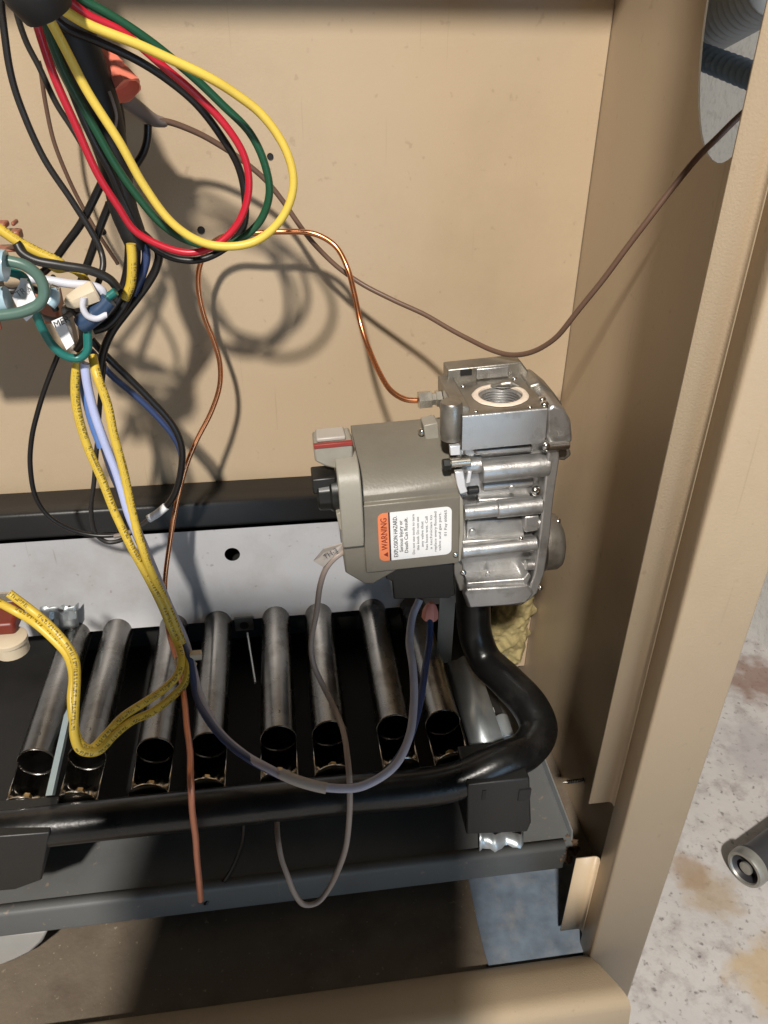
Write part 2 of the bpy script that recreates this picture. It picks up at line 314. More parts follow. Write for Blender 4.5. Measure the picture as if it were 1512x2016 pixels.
# thin rim of the knock-out
rim = [Vector((WX-0.0004, 0.440+0.0478*math.cos(t), zr(0.034)+0.0928*math.sin(t))) for t in [i*math.pi/20 for i in range(41)]]
def sheet(name, prof, z0, z1, material, parent, th=0.0012, r=0.0022):
    """bent sheet: 2-D profile (x,y) with rounded bends swept from z0 to z1"""
    q = [Vector(p) for p in prof]; c = [q[0]]
    for i in range(1, len(q)-1):
        a = q[i]+(q[i-1]-q[i]).normalized()*r; b = q[i]+(q[i+1]-q[i]).normalized()*r
        for t in range(7):
            t /= 6; c.append(a*(1-t)**2+q[i]*2*t*(1-t)+b*t*t)
    c.append(q[-1]); n = len(c)
    nz = 2; v = [(p.x, p.y, z) for z in (z0, z1) for p in c]
    f = [(i, i+1, n+i+1, n+i) for i in range(n-1)]
    return link(name, v, f, material, parent, solid=th, angle=25)
# the front face: bottom end cut on a slant
wide = sheet('front_face', [(WX+0.0045, F+0.03), (WX+0.0045, F), (0.2065, F), (0.2065, 0.3215)], zr(-0.698), zr(0.55), 'beige', cab)
zt = P(1165, 1582, 0.326).z; zg0 = P(1150, 1690, 0.326).z; zg1 = P(1110, 1832, 0.326).z
sheet('door_flange', [(0.2065, 0.3218), (0.2065, 0.3265), (0.1895, 0.3265)], zt, zr(0.55), 'beige', cab, r=0.0035)
sheet('door_flange_tab', [(0.2065, 0.3218), (0.2065, 0.3265), (0.1895, 0.3265)], zg1, zg0, 'beige', cab, r=0.0035)
# base rail (bent sheet running along x)
def railx(name, prof, x0, x1, material, parent, r=0.006, th=0.0012):
    q = [Vector((p[0], p[1])) for p in prof]; c = [q[0]]
    for i in range(1, len(q)-1):
        a = q[i]+(q[i-1]-q[i]).normalized()*min(r, (q[i-1]-q[i]).length*.45); b = q[i]+(q[i+1]-q[i]).normalized()*min(r, (q[i+1]-q[i]).length*.45)
        for t in range(7):
            t /= 6; c.append(a*(1-t)**2+q[i]*2*t*(1-t)+b*t*t)
    c.append(q[-1]); n = len(c)
    v = [(x, p.x, p.y) for x in (x0, x1) for p in c]
    f = [(i, n+i, n+i+1, i+1) for i in range(n-1)]
    return link(name, v, f, material, parent, solid=th, angle=25)
railx('base_rail', [(0.312, zr(-0.622)), (0.3055, zr(-0.6085)), (0.270, zr(-0.6085)), (0.262, zr(-0.698))], -0.62, 0.2072, 'beige', cab, r=0.012)
brail = bpy.data.objects['base_rail']
for q in brail.data.vertices:
    if q.co.x > 0: q.co.x = 0.2072+max(0, (0.304-(q.co.y+F)))*0.55
box('base_pan', (-0.62, 0.3085, zr(-0.6245)), (WX, D, zr(-0.6225)), 'pan_tan', cab)
box('blower_deck', (-0.62, 0.445, zr(0.205)), (WX-0.001, D, zr(0.225)), 'beige', cab, bevel=0.001)
box('blower_deck_lip', (-0.62, 0.4435, zr(0.160)), (WX-0.001, 0.4447, zr(0.225)), 'beige', cab)
for (px, py, r) in ((532, 308, 5), (396, 453, 6), (203, 456, 5), (105, 545, 4)):
    p = P(px, py, D)
    lathe('screw_hole', p+Vector((0, -0.0003, 0)), (0, -1, 0), [(r*.00039*1.25, 0), (r*.00039*1.2, .0005), (r*.00039, .0004), (r*.00039*.9, .0001)], 'recess_black', cab, 12)  # flat disc, black in place of the shade in a hole
# ------------------------------------------------------------------ burner box
YB = 0.585
bb = thing('burner_box', 'black and silver burner box across the bottom of the furnace', 'burner box', (0, 0.5, zr(-0.58)))
ztop = zr(-0.3405)
railx('top_rail', [(D-0.002, ztop), (0.583, ztop-0.001), (0.580, zr(-0.364)), (0.588, zr(-0.3665))], -0.62, 0.215, 'black_paint', bb, r=0.003)
# curved silver sheet with a hole: built in (x, s) and bent
hp = P(457, 1097, 0.574)
def bend(x, z):
    t = (z-zr(-0.366))/(-0.1)          # 0 top, 1 bottom
    y = 0.5795-0.004*t-0.010*max(0, t-.75)**2*8
    return (x, y, z)
def silver():
    x0, x1, z0, z1 = -0.62, 0.185, zr(-0.463), zr(-0.3668)
    R = 0.0068; nseg = 40; sq = 0.016
    v, f = [], []
    cols = [x0, -0.4, -0.25, -0.18, hp.x-sq, hp.x+sq, 0.0, 0.05, 0.1, 0.15, x1]; cols = sorted(cols)
    rows = sorted([z1, hp.z+sq, hp.z-sq, zr(-0.444), zr(-0.450), zr(-0.454), zr(-0.458), zr(-0.461), z0], reverse=True)
    idx = {}
    for i, x in enumerate(cols):
        for j, z in enumerate(rows): idx[i, j] = len(v); v.append(bend(x, z))
    for i in range(len(cols)-1):
        for j in range(len(rows)-1):
            if abs((cols[i]+cols[i+1])/2-hp.x) < .001 and abs((rows[j]+rows[j+1])/2-hp.z) < .001:
                ring = []
                for s in range(nseg):
                    a = 2*math.pi*s/nseg; ring.append(len(v)); v.append(bend(hp.x+R*math.cos(a), hp.z+R*math.sin(a)))
                outer = []
                for s in range(nseg):
                    a = 2*math.pi*s/nseg; c_, s_ = math.cos(a), math.sin(a); k_ = sq/max(abs(c_), abs(s_)); outer.append(len(v)); v.append(bend(hp.x+c_*k_, hp.z+s_*k_))
                for s in range(nseg):
                    t = (s+1) % nseg; f.append((outer[s], outer[t], ring[t], ring[s]))
            else: f.append((idx[i, j], idx[i, j+1], idx[i+1, j+1], idx[i+1, j]))
    return link('front_sheet', v, f, 'aluminized', bb, angle=50)
silver()
box('inner_wall', (-0.62, 0.600, zr(-0.60)), (0.20, 0.604, zr(-0.37)), 'recess_black', bb)
box('burner_floor', (-0.62, 0.42, zr(-0.512)), (0.172, 0.60, zr(-0.509)), 'recess_black', bb)
# bracket clip under the sheet
c = P(481, 1230, 0.568)
clip = box('clip', (c.x-0.0085, 0.566, c.z-0.0055), (c.x+0.0085, 0.5685, c.z+0.010), 'shelf_grey', bb, bevel=0.0005)
lathe('clip_hole', (c.x, 0.5658, c.z+0.001), (0, -1, 0), [(0.0042, 0), (0.0042, 0.0004), (0.0034, 0.0004), (0.003, 0.0001)], 'recess_black', clip, 16)
cyl('igniter_rod', P(487, 1246, 0.56), P(503, 1345, 0.50), 0.0012, 'galvanized', bb)
# galvanised crinkled corner on the left
v = []; f = []
for i in range(9):
    for j in range(5):
        p = P(78+i*9.5, 1196+j*12-i*0.5, 0.566); n_ = noise.noise(Vector((i*.7, j*.9, 3)))
        v.append(p+Vector((0, n_*0.007, n_*0.002)))
for i in range(8):
    for j in range(4): f.append((i*5+j, i*5+j+1, i*5+j+6, i*5+j+5))
link('crinkled_flap', v, f, 'galvanized', bb, solid=0.0008, angle=20)
# shelf below the manifold
ys = 0.364
zs = zr(-0.556)
box('shelf', (-0.62, ys+0.0015, zs-0.0012), (0.2065, 0.60, zs), 'shelf_grey', bb)
railx('shelf_lip', [(ys+0.008, zs+0.0006), (ys, zs+0.0006), (ys, zr(-0.5835)), (ys+0.010, zr(-0.5845))], -0.62, 0.2005, 'shelf_grey', bb, r=0.003)
extrude('shelf_edge', [(0.2065, 0.37, zs), (0.2065, 0.58, zs), (0.2065, 0.58, zs+0.014), (0.2065, 0.372, zs+0.009)], (0.0012, 0, 0), 'galvanized', bb)
box('shelf_front_gap', (-0.62, ys+0.012, zr(-0.6225)), (0.19, ys+0.016, zr(-0.59)), 'recess_black', bb) if False else None
box('shelf_skirt', (-0.62, 0.46, zr(-0.6220)), (0.16, 0.464, zs-0.0014), 'recess_black', bb)
lg = extrude('support_foot', [P(-40, 1842, .366), P(96, 1832, .366), P(84, 1856, .366), P(62, 1876, .366), P(34, 1890, .366), P(0, 1904, .366), P(-40, 1912, .366)], (0, 0.02, 0), 'foot_grey', bb, bevel=0.003)
# ------------------------------------------------------------------ burners
mouths = [(58, 1462), (163, 1462), (305, 1476), (411, 1468), (548, 1452), (649, 1440), (776, 1426), (872, 1417)]
zb = zr(-0.466); RB = 0.0136
first = None
names = ['shiny steel burner tube at the far left end of the row', 'steel burner tube just right of the pale blue strip', 'steel burner tube left of the copper tube, third from the left',
         'steel burner tube right of the copper tube, fourth from the left', 'steel burner tube left of the thin sensor wire', 'steel burner tube directly behind the thin sensor wire',
         'steel burner tube left of the grey and blue valve wires', 'steel burner tube at the right end, next to the galvanized bracket']
def burner(x, y0):
    t = thing('burner_tube', names[0], 'burner', (x, y0, zb-RB), 'burner tubes side by side in the burner box')
    seg = 28; v, f = [], []
    # tube open at the front with wall thickness, flattened ports towards the back
    st = [(y0, 1.03), (y0+0.002, 1.0), (y0+0.06, 0.98), (y0+0.11, 0.95), (y0+0.16, 0.93), (0.597, 0.93)]
    for (y, k) in st:
        for s in range(seg): a = 2*math.pi*s/seg; v.append((x+RB*k*math.cos(a), y, zb+RB*k*math.sin(a)))
    for j in range(len(st)-1):
        for s in range(seg):
            a, b = j*seg+s, j*seg+(s+1) % seg; f.append((a, a+seg, b+seg, b))
    tb = link('tube', v, f, 'burner_steel', t, solid=0.0009, angle=35)
    # plug painted near-black for the shade inside the throat
    lathe('throat', (x, y0+0.024, zb), (0, 1, 0), [(RB*.93, 0), (RB*.6, .01), (RB*.5, .03)], 'recess_black', tb, 20)
    lathe('peep_hole', (x+0.001, y0+0.016, zb+RB*0.997), (0, 0, 1), [(0.0016, 0), (0.0016, 0.0003), (0.0012, 0.0003), (0.001, 0.0001)], 'recess_black', tb, 10)
    # cradle: lower half shell reaching forward to the orifice plate
    v, f = [], []; cs = 15; y1 = 0.3835
    for y in (y1, y0-0.0005):
        for s in range(cs): a = math.pi*1.02+math.pi*.96*s/(cs-1); v.append((x+RB*1.0*math.cos(a), y, zb+RB*1.0*math.sin(a)))
    for s in range(cs-1): f.append((s, s+1, s+1+cs, s+cs))
    link('cradle', v, f, 'chrome_steel', t, solid=0.0009, angle=40)
    dsk = lathe('orifice_plate', (x, y1-0.0012, zb), (0, 1, 0), [(RB*.98, 0), (RB*1.04, 0.0005), (RB*1.04, 0.0012), (RB*.9, 0.0018)], 'chrome_steel', t, 26)
    lathe('orifice', (x, y1+0.0006, zb-0.002), (0, 1, 0), [(0.0052, 0), (0.0052, 0.006), (0.0040, 0.0075), (0.0034, 0.013), (0.0015, 0.0135)], 'brass', dsk, 6)
    return t
yb0 = 0.425
for i, (px, py) in enumerate(mouths):
    x = P(px, py, yb0).x
    if i == 0: first = burner(x, yb0); first['label'] = names[0]
    else:
        o = first.copy(); COL.objects.link(o); o.location = (x, yb0, zb-RB); o['label'] = names[i]
        for ch in list(first.children):
            c_ = ch.copy(); COL.objects.link(c_); c_.parent = o
            for g in ch.children: d_ = g.copy(); COL.objects.link(d_); d_.parent = c_
# pale blue strip between the first two burners
a, b = P(158, 1288, 0.560), P(121, 1455, 0.435); e = P(96, 1566, 0.376)
st = []
for p in (a, b, e): st += [p+Vector((-0.0022, 0, 0)), p+Vector((0.0022, 0, 0))]

mat('strip_blue', (0.40, 0.50, 0.54), 0.4, 0.4, var=0.15)
link('divider_strip', st+[q+Vector((0, 0.004, -0.005)) for q in st], [(0, 1, 3, 2), (2, 3, 5, 4), (6, 8, 9, 7), (8, 10, 11, 9), (0, 2, 8, 6), (2, 4, 10, 8), (1, 7, 9, 3), (3, 9, 11, 5), (0, 6, 7, 1), (4, 5, 11, 10)], 'strip_blue', bb, smooth=False)
# galvanised side bracket
br = thing('side_bracket', 'galvanized steel bracket right of the last burner tube below the valve', 'bracket', P(935, 1480, 0.40))
p0, p1 = P(866, 1180, 0.505), P(900, 1303, 0.505)
box('upright', (p0.x, 0.505, p1.z), (p0.x+0.0135, 0.5065, p0.z+0.01), 'galvanized', br)
xl, xr_ = P(884, 1306, 0.50).x, P(884, 1306, 0.50).x+0.029
zt_ = P(900, 1306, 0.50).z
xm = (xl+xr_)/2
prof = [(xl, zt_-0.010), (xl, zt_), (xl+0.008, zt_+0.0005), (xm-0.001, zt_+0.005), (xm+0.0035, zt_+0.001), (xr_-0.004, zt_+0.0005), (xr_, zt_-0.012)]
v = [(x, y, z) for y in (0.385, 0.5035) for (x, z) in prof]; n_ = len(prof)
link('rail', v, [(i, i+1, n_+i+1, n_+i) for i in range(n_-1)], 'galvanized', br, solid=0.001, angle=30)
# small bright stud seen inside the pipe bend
cyl('stud', P(985, 1412, 0.44), P(1000, 1455, 0.42), 0.006, 'galvanized', br)
box('rear_tab', P(945, 1395, 0.46), P(968, 1455, 0.455), 'aluminized', br)
# ------------------------------------------------------------------ manifold
zm = zr(-0.464); ym = 0.366; rm = 0.0138
mp = [(-0.62, ym, zm), (-0.3, ym, zm), (0.0, ym, zm), (0.10, ym, zm), tuple(P(985, 1500, 0.371)), tuple(P(1035, 1478, 0.380)), tuple(P(1060, 1437, 0.395)), tuple(P(1044, 1392, 0.412)), tuple(P(1000, 1343, 0.435)),
      tuple(P(955, 1298, 0.458)), tuple(P(936, 1250, 0.470)), tuple(P(932, 1200, 0.475)), tuple(P(930, 1130, 0.478))]
mf = thing('gas_manifold', 'glossy black gas manifold pipe bending up to the valve', 'pipe', P(950, 1530, ym))
tube('pipe', mp, [rm, rm, rm, rm, rm, rm*1.02, rm*1.06, rm*1.06, rm*1.04, rm, rm, rm, rm], 'gloss_black', mf, n=10, seg=22)
q0, q1 = P(920, 1545, 0.352), P(1040, 1640, 0.352)
br_out = [P(921, 1546, 0.352), P(1043, 1532, 0.352), P(1046, 1620, 0.352), P(1038, 1638, 0.352), P(918, 1643, 0.352)]
bk = extrude('mounting_bracket', br_out, (0, 0.036, 0), 'black_paint', mf, bevel=0.0012)
c = P(953, 1566, 0.3515); box('slot', (c.x-0.0014, 0.3515, c.z-0.005), (c.x+0.0014, 0.353, c.z+0.005), 'recess_black', bk)
c = P(1032, 1562, 0.3515); box('notch', (c.x-0.004, 0.3512, c.z-0.008), (c.x+0.005, 0.353, c.z+0.004), 'recess_black', bk)
extrude('mounting_bracket', [P(-60, 1652, 0.352), P(98, 1640, 0.352), P(82, 1733, 0.352), P(30, 1752, 0.352), P(-60, 1760, 0.352)], (0, 0.03, 0), 'black_paint', mf, bevel=0.0012)
# shiny clip below the right bracket
v = []; n_ = 13
for i in range(n_):
    x = 944+i*7.2; dy = 0.0022*math.sin(i*1.05)+0.0008*math.sin(i*2.7)
    for yy, Yp in ((1638, 0.372), (1676-i*1.0, 0.3615)): p = P(x, yy, Yp); v.append(p+Vector((0, dy, 0.0)))
link('spring_clip', v, [(2*i, 2*i+1, 2*i+3, 2*i+2) for i in range(n_-1)], 'galvanized', mf, solid=0.001, angle=70)
# ------------------------------------------------------------------ gas valve (local frame, tilted 2.5 degrees)
VO = P(800, 988, 0.44); TH = math.radians(2.5)
val = thing('gas_valve', 'gas control valve with cast aluminium body, tan housing and warning label', 'valve', VO, rot=(0, -TH, 0))
RV = Matrix.Rotation(-TH, 3, 'Y')
RVi = RV.inverted()
def V(px, py, y): return RVi @ (P(px, py, VO.y+y)-VO)
def vx(px, py, y): return V(px, py, y).x
def vz(px, py, y): return V(px, py, y).z
def xprism(name, prof, xa, xb, material, parent=val, bevel=0.001, **k):
    return extrude(name, [(xa, y, z) for (y, z) in prof], (xb-xa, 0, 0), material, parent, bevel, **k)
def vprism(name, pts, y0, y1, material, parent=val, bevel=0.001, **k):
    return extrude(name, [V(px, py, y0) for (px, py) in pts], (0, y1-y0, 0), material, parent, bevel, **k)
def xcyl(name, pxa, pxb, py, y, rpx, material, parent=val, seg=22, **k):
    a, b = V(pxa, py, y), V(pxb, py, y); b = Vector((b.x, a.y, a.z)); return cyl(name, a, b, rpx*0.000335, material, parent, seg, **k)
def arc(p, c, q, n=8):
    p, c, q = Vector(p), Vector(c), Vector(q); return [tuple(p*(1-t)**2+c*2*t*(1-t)+q*t*t) for t in [i/n for i in range(n+1)]]
# -- housing
zt0 = vz(770, 838, 0.055); zf = vz(810, 1118, 0.0)
prof = [(0.062, zt0)] + arc((0.055, zt0), (0.018, zt0-0.004), (0.0025, 0.006), 10) + [(0.0025, 0.0015), (-0.0005, 0.0), (-0.0005, zf), (0.062, zf)]
hs = xprism('control_housing', prof, vx(712, 985, 0), vx(905, 985, 0), 'housing', bevel=0.0007, angle=50)
# -- collar on the left end
xa, xb = vx(668, 985, -0.008), vx(713, 985, -0.008)
prof = [(0.045, vz(690, 886, 0.022)+0.002)] + arc((0.022, vz(690, 886, 0.022)), (-0.008, vz(690, 900, 0.002)), (-0.009, vz(690, 985, -0.009)), 8) + arc((-0.009, vz(690, 1000, -0.009)), (-0.009, vz(690, 1040, -0.009)), (-0.003, vz(690, 1078, -0.003)), 6) + [(0.045, vz(690, 1085, -0.003))]
xprism('end_collar', prof, xa, xb, 'housing_light', bevel=0.001, angle=50)
vprism('lower_foot', [(672, 1040), (745, 1040), (790, 1118), (735, 1150), (718, 1150), (680, 1128)], 0.0015, 0.045, 'housing', bevel=0.0012)
vprism('collar_lug', [(662, 1012), (672, 1008), (674, 1048), (668, 1040)], -0.004, 0.02, 'housing_light', bevel=0.0006)
# -- top-left block with red line and pale inset
tb = vprism('switch_block', [(618, 880), (694, 871), (696, 926), (664, 925), (640, 919), (620, 909)], 0.010, 0.034, 'housing_light', bevel=0.0015)
a = V(620, 880, 0.010); b = V(694, 871, 0.010); zt1 = max(a.z, b.z)
box('red_line', (a.x-0.0006, 0.0092, a.z-0.0012), (b.x, 0.0125, b.z+0.0009), 'red_paint', tb, bevel=0.0004)
box('pale_inset', (a.x+0.0015, 0.0145, a.z+0.0005), (b.x-0.004, 0.030, b.z+0.0028), 'pale_plastic', tb, bevel=0.001)
# -- knob
kc = V(664, 966, 0.012)
kn = lathe('knob', kc, (-1, 0, 0), [(0.0138, 0), (0.0138, 0.004), (0.0122, 0.0055), (0.0118, 0.0125), (0.0108, 0.0138), (0.0, 0.0138)], 'black_plastic', val, 40, bump=lambda a, j: 1+0.045*(1 if math.sin(a*11) > 0 else 0) if 1 < j < 4 else 1, angle=30)
box('knob_grip', (kc.x-0.0165, kc.y-0.0085, kc.z+0.0035), (kc.x-0.0005, kc.y+0.0105, kc.z+0.0150), 'black_plastic', kn, bevel=0.0012)
# -- connector below
vprism('wiring_plug', [(758, 1119), (893, 1109), (897, 1172), (884, 1178), (775, 1180), (772, 1145), (760, 1140)], 0.003, 0.045, 'black_plastic', bevel=0.001)
# -- label
x0, x1 = vx(745, 1056, -0.0008), vx(889, 1046, -0.0008); z1, z0 = vz(817, 1004, -0.0008), vz(817, 1098, -0.0008)
def rrect(xa, xb, za, zb_, rl, rr_, y):
    o = []
    for (cx, cz, r, a0) in ((xb-rr_, zb_-rr_, rr_, 0), (xa+rl, zb_-rl, rl, 90), (xa+rl, za+rl, rl, 180), (xb-rr_, za+rr_, rr_, 270)):
        if r < 1e-5: o.append((cx, y, cz)); continue
        for i in range(7): t = math.radians(a0+15*i); o.append((cx+r*math.cos(t), y, cz+r*math.sin(t)))
    return o
wl = x0+(x1-x0)*0.165
lab = extrude('warning_label', rrect(wl, x1, z0, z1, 0, 0.0042, -0.0009), (0, 0.0003, 0), 'white_label', val)
extrude('label_header', rrect(x0, wl-0.0006, z0, z1, 0.0042, 0, -0.0009), (0, 0.0003, 0), 'orange_label', lab)
extrude('label_rule', rrect(wl-0.0012, wl-0.0001, z0, z1, 0, 0, -0.0010), (0, 0.0003, 0), 'ink', lab)
TR = rframe((0, 0, 1), (-1, 0, 0))          # reads from bottom to top
H = z1-z0
def ltext(s, fx, size, f0=0.06, m_='ink', name='label_text', width=None):
    o = text(name, s, (x0+(x1-x0)*fx, -0.00118, z0+H*f0), TR, size, m_, lab)
    if width:
        w = max(v.co.x for v in o.data.vertices) or 1; k = H*width/w
        for v in o.data.vertices: v.co.x *= k
    return o
ltext('WARNING', 0.118, 0.0062, 0.24, 'ink_red', 'header_text', 0.66)
tri = [(x0+(x1-x0)*0.118, -0.0012, z0+H*0.09), (x0+(x1-x0)*0.118, -0.0012, z0+H*0.19), (x0+(x1-x0)*0.06, -0.0012, z0+H*0.14)]
extrude('warning_triangle', tri, (0, 0.00008, 0), 'ink_red', lab)
for s, fx, f0, w, sz, k_ in (('EXPLOSION HAZARD.', .258, .06, .86, .0042, 'ink'), ('Serious Injury or', .328, .16, .66, .0036, 'ink'), ('Death Can Result.', .398, .13, .74, .0036, 'ink'),
                            ('Do not use tools to turn', .492, .08, .84, .0026, 'ink_grey'), ('this knob. Do not use', .552, .16, .70, .0026, 'ink_grey'), ('any valve that', .612, .22, .54, .0026, 'ink_grey'),
                            ('has been wet. Call', .672, .15, .70, .0026, 'ink_grey'), ('a technician to', .732, .15, .72, .0026, 'ink_grey'), ('replace every flooded', .792, .09, .84, .0026, 'ink_grey'), ('valve and gas part.', .852, .10, .80, .0026, 'ink_grey'),
                            ('01 Pay 60065', .932, .40, .54, .0026, 'ink_grey')):
    ltext(s, fx, sz, f0, k_, 'label_text', w)
# -- cast body: back block and stacked ribs along x
body = vprism('cast_body', [(900, 882), (1072, 872), (1072, 1000), (1062, 1100), (1046, 1165), (1030, 1192), (921, 1197), (905, 1150)], 0.014, 0.066, 'cast_alu', bevel=0.0015)
def rib(a, b, py, r, y=0.012, m_='cast_alu'): return xcyl('body_rib', a, b, py, y, r, m_)
rib(946, 1077, 927, 25, 0.006)
rib(905, 948, 918, 18, 0.010)
rib(912, 978, 1008, 17, 0.004); rib(977, 1064, 1002, 20, 0.004)
rib(908, 1054, 1085, 17, 0.003)
vprism('rib_step', [(942, 984), (1046, 977), (1046, 992), (942, 998)], 0.008, 0.03, 'cast_alu', bevel=0.001)
vprism('rib_step', [(909, 1066), (1052, 1057), (1053, 1072), (909, 1080)], 0.006, 0.03, 'cast_alu', bevel=0.001)
vprism('body_panel', [(918, 1025), (1033, 1020), (1033, 1056), (918, 1062)], 0.010, 0.03, 'cast_alu', bevel=0.001)
vprism('body_lug', [(1033, 1018), (1062, 1015), (1060, 1046), (1033, 1049)], 0.002, 0.03, 'cast_alu', bevel=0.0012)
vprism('body_ledge', [(919, 1148), (1030, 1140), (1040, 1128), (1046, 1135), (1036, 1156), (919, 1165)], 0.001, 0.03, 'cast_alu', bevel=0.001)
vprism('bottom_block', [(919, 1160), (1038, 1153), (1052, 1168), (1036, 1188), (1000, 1193), (924, 1198), (914, 1170)], -0.002, 0.05, 'cast_alu', bevel=0.0016)
for (px, py) in ((1062, 906), (1058, 1030), (1050, 1112)): cyl('cover_boss', V(px-16, py, 0.006), V(px+6, py, 0.006)+Vector((.003, 0, 0)), 0.0042, 'cast_alu', val, 18)
vprism('head_web', [(934, 884), (1050, 876), (1050, 890), (934, 898)], 0.0045, 0.02, 'cast_alu', bevel=0.002)
for (px, py, rp) in ((930, 1047, 7), (1008, 960, 6), (960, 1128, 5)): cyl('ejector_mark', V(px, py, 0.0095), V(px, py, 0.0095)+Vector((0, -.0012, 0)), rp*.00034, 'cast_alu', val, 16, ch=.0002)
xcyl('body_rib', 948, 1046, 955, 0.014, 14, 'cast_alu')
# -- cover plate on the right
yA, yB = 0.000, 0.072
xp = vx(1078, 900, yA)
pl = [V(1080, 880, yA), V(1100, 878, yA), V(1102, 905, yA), V(1090, 985, yA), V(1083, 1060, yA), V(1072, 1130, yA), V(1058, 1168, yA), V(1038, 1186, yA), V(1040, 1165, yA), V(1052, 1130, yA), V(1063, 1050, yA), V(1072, 960, yA)]
extrude('cover_plate', pl, (0, yB-yA, 0), 'cast_alu', val, bevel=0.0012)
# -- regulator dome on the far right
dc = V(1072, 1066, 0.034)
lathe('regulator_dome', dc, (1, 0, 0.02), [(0.0225, -0.004), (0.0225, 0.006), (0.0205, 0.0095), (0.014, 0.0125), (0.0, 0.0138)], 'cast_alu_dirty', val, 32)
# -- inlet head with threaded port
zi = vz(985, 812, 0.0); xi0, xi1 = vx(911, 815, 0), vx(1078, 806, 0)
yi0, yi1 = 0.000, 0.066
pc = V(985, 780, 0.0); rr0 = ray(985, 780)
hc = None
# centre of the port on the plane z = zi
lo, hi = 0.0, 0.08
for _ in range(40):
    mid = (lo+hi)/2
    if V(985, 779, mid).z < zi: hi = mid
    else: lo = mid
hc = V(985, 779, lo)
# V().z falls with depth above the eye line; pick whichever end matched
if abs(hc.z-zi) > 0.004:
    hc = Vector((vx(985, 779, 0.03), 0.030, zi))
RP = 0.0148
holed('inlet_top', ((xi0, yi0+0.0016), (xi1, yi1)), (hc.x, hc.y), RP, RP, lambda a, b: (a, b, zi), 'cast_alu_dirty', val)
zl = vz(985, 880, 0.0)
def yz_quad(name, pts, m_='cast_alu_dirty', **k): return link(name, pts, [tuple(range(len(pts)))], m_, val, smooth=False, **k)
# skirt round the head: rounded front edge
pr = arc((yi0+0.0018, zi-0.0001), (yi0, zi), (yi0, zi-0.0018), 5)+[(yi0, zl)]
v = [(x, y, z) for x in (xi0, xi1) for (y, z) in pr]; n_ = len(pr)
link('inlet_front', v, [(i, n_+i, n_+i+1, i+1) for i in range(n_-1)], 'cast_alu', val, angle=60)
yz_quad('inlet_side', [(xi0, yi0, zl), (xi0, yi0, zi-0.0018), (xi0, yi0+0.0018, zi), (xi0, yi1, zi), (xi0, yi1, zl)])
yz_quad('inlet_side', [(xi1, yi1, zl), (xi1, yi1, zi), (xi1, yi0+0.0018, zi), (xi1, yi0, zi-0.0018), (xi1, yi0, zl)])
# threads: sawtooth lathe going down
thp = [(RP, 0.0004)]
for i in range(9): thp += [(RP*0.97, -0.0012-i*0.0019), (RP*0.885, -0.0021-i*0.0019)]
thp += [(0.0, -0.0195)]
lathe('port_thread', (hc.x, hc.y, zi), (0, 0, 1), thp, 'cast_alu', val, 40, angle=15, cap0=False)
lathe('sealant_ring', (hc.x, hc.y, zi+0.0003), (0, 0, 1), [(RP*0.985, -0.001), (RP*1.0, 0.0009), (RP*1.08, 0.0013), (RP*1.22, 0.0009), (RP*1.27, 0.0)], 'sealant', val, 48, cap0=False, cap1=False,
      bump=lambda a, j: 1+(0.035*noise.noise(Vector((math.cos(a)*3, math.sin(a)*3, 1))) if j > 1 else 0))
# torn flap lying over the back of the port
fp = [Vector((hc.x+0.003, hc.y+0.0125, zi+0.0018)), Vector((hc.x+0.0165, hc.y+0.0075, zi+0.0022))]
tube('port_flap', [Vector((hc.x-0.003, hc.y+0.0145, zi+0.0015)), Vector((hc.x+0.004, hc.y+0.0125, zi+0.0025)), Vector((hc.x+0.010, hc.y+0.0115, zi+0.003)), Vector((hc.x+0.0155, hc.y+0.0085, zi+0.0018))], [0.0008, 0.0026, 0.0030, 0.0008], 'cast_alu_dirty', val, seg=10)
# rear raised rim of the head
zr2 = zi+0.0065
extrude('inlet_rear', [(vx(878, 735, 0.066), 0.0, 0), (vx(1030, 735, 0.066), 0.0, 0)], (0, 0, 0.001), 'cast_alu', val) if False else None
xr0, xr1 = vx(880, 745, 0.058), vx(1042, 740, 0.058)
rear = extrude('inlet_rear_wall', [(xr0, 0.056, zl), (xr1, 0.056, zl), (xr1, 0.056, zi+0.001), (xr1-0.007, 0.056, zi+0.0105), (xr0, 0.056, zi+0.0095)], (0, 0.016, 0), 'cast_alu_dirty', val, bevel=0.001)
box('rear_inset', (xr0+0.020, 0.0545, zi+0.0008), (xr1-0.016, 0.058, zi+0.0088), 'cast_alu', rear, bevel=0.0008)
box('rear_slot', (xr0+0.009, 0.0548, zi+0.0045), (xr0+0.017, 0.0575, zi+0.0085), 'recess_black', rear)
# left boss (plug) and right boss
xc = vx(891, 830, 0.004)
lathe('round_boss', (xc, 0.008, vz(891, 866, 0.0)), (0, 0, 1), [(0.0068, -0.003), (0.0068, 0), (0.0074, 0.0008), (0.0074, vz(891, 804, 0)-vz(891, 866, 0)), (0.0066, vz(891, 804, 0)-vz(891, 866, 0)+0.0012), (0, vz(891, 804, 0)-vz(891, 866, 0)+0.0016)], 'cast_alu_dirty', val, 26)
lathe('boss_base', (xc, 0.008, vz(891, 874, 0.0)), (0, 0, 1), [(0.0066, 0), (0.0068, 0.004)], 'black_plastic', val, 22)
vprism('head_bridge', [(893, 800), (925, 800), (925, 880), (905, 885), (893, 862)], 0.006, 0.06, 'cast_alu_dirty', bevel=0.001)
vprism('head_shoulder', [(913, 868), (1075, 858), (1078, 905), (1070, 900), (930, 906), (913, 896)], 0.012, 0.06, 'cast_alu', bevel=0.0014)
vprism('right_ear', [(1076, 808), (1090, 796), (1112, 806), (1125, 830), (1128, 868), (1118, 880), (1085, 884), (1076, 860)], 0.006, 0.058, 'cast_alu', bevel=0.002)
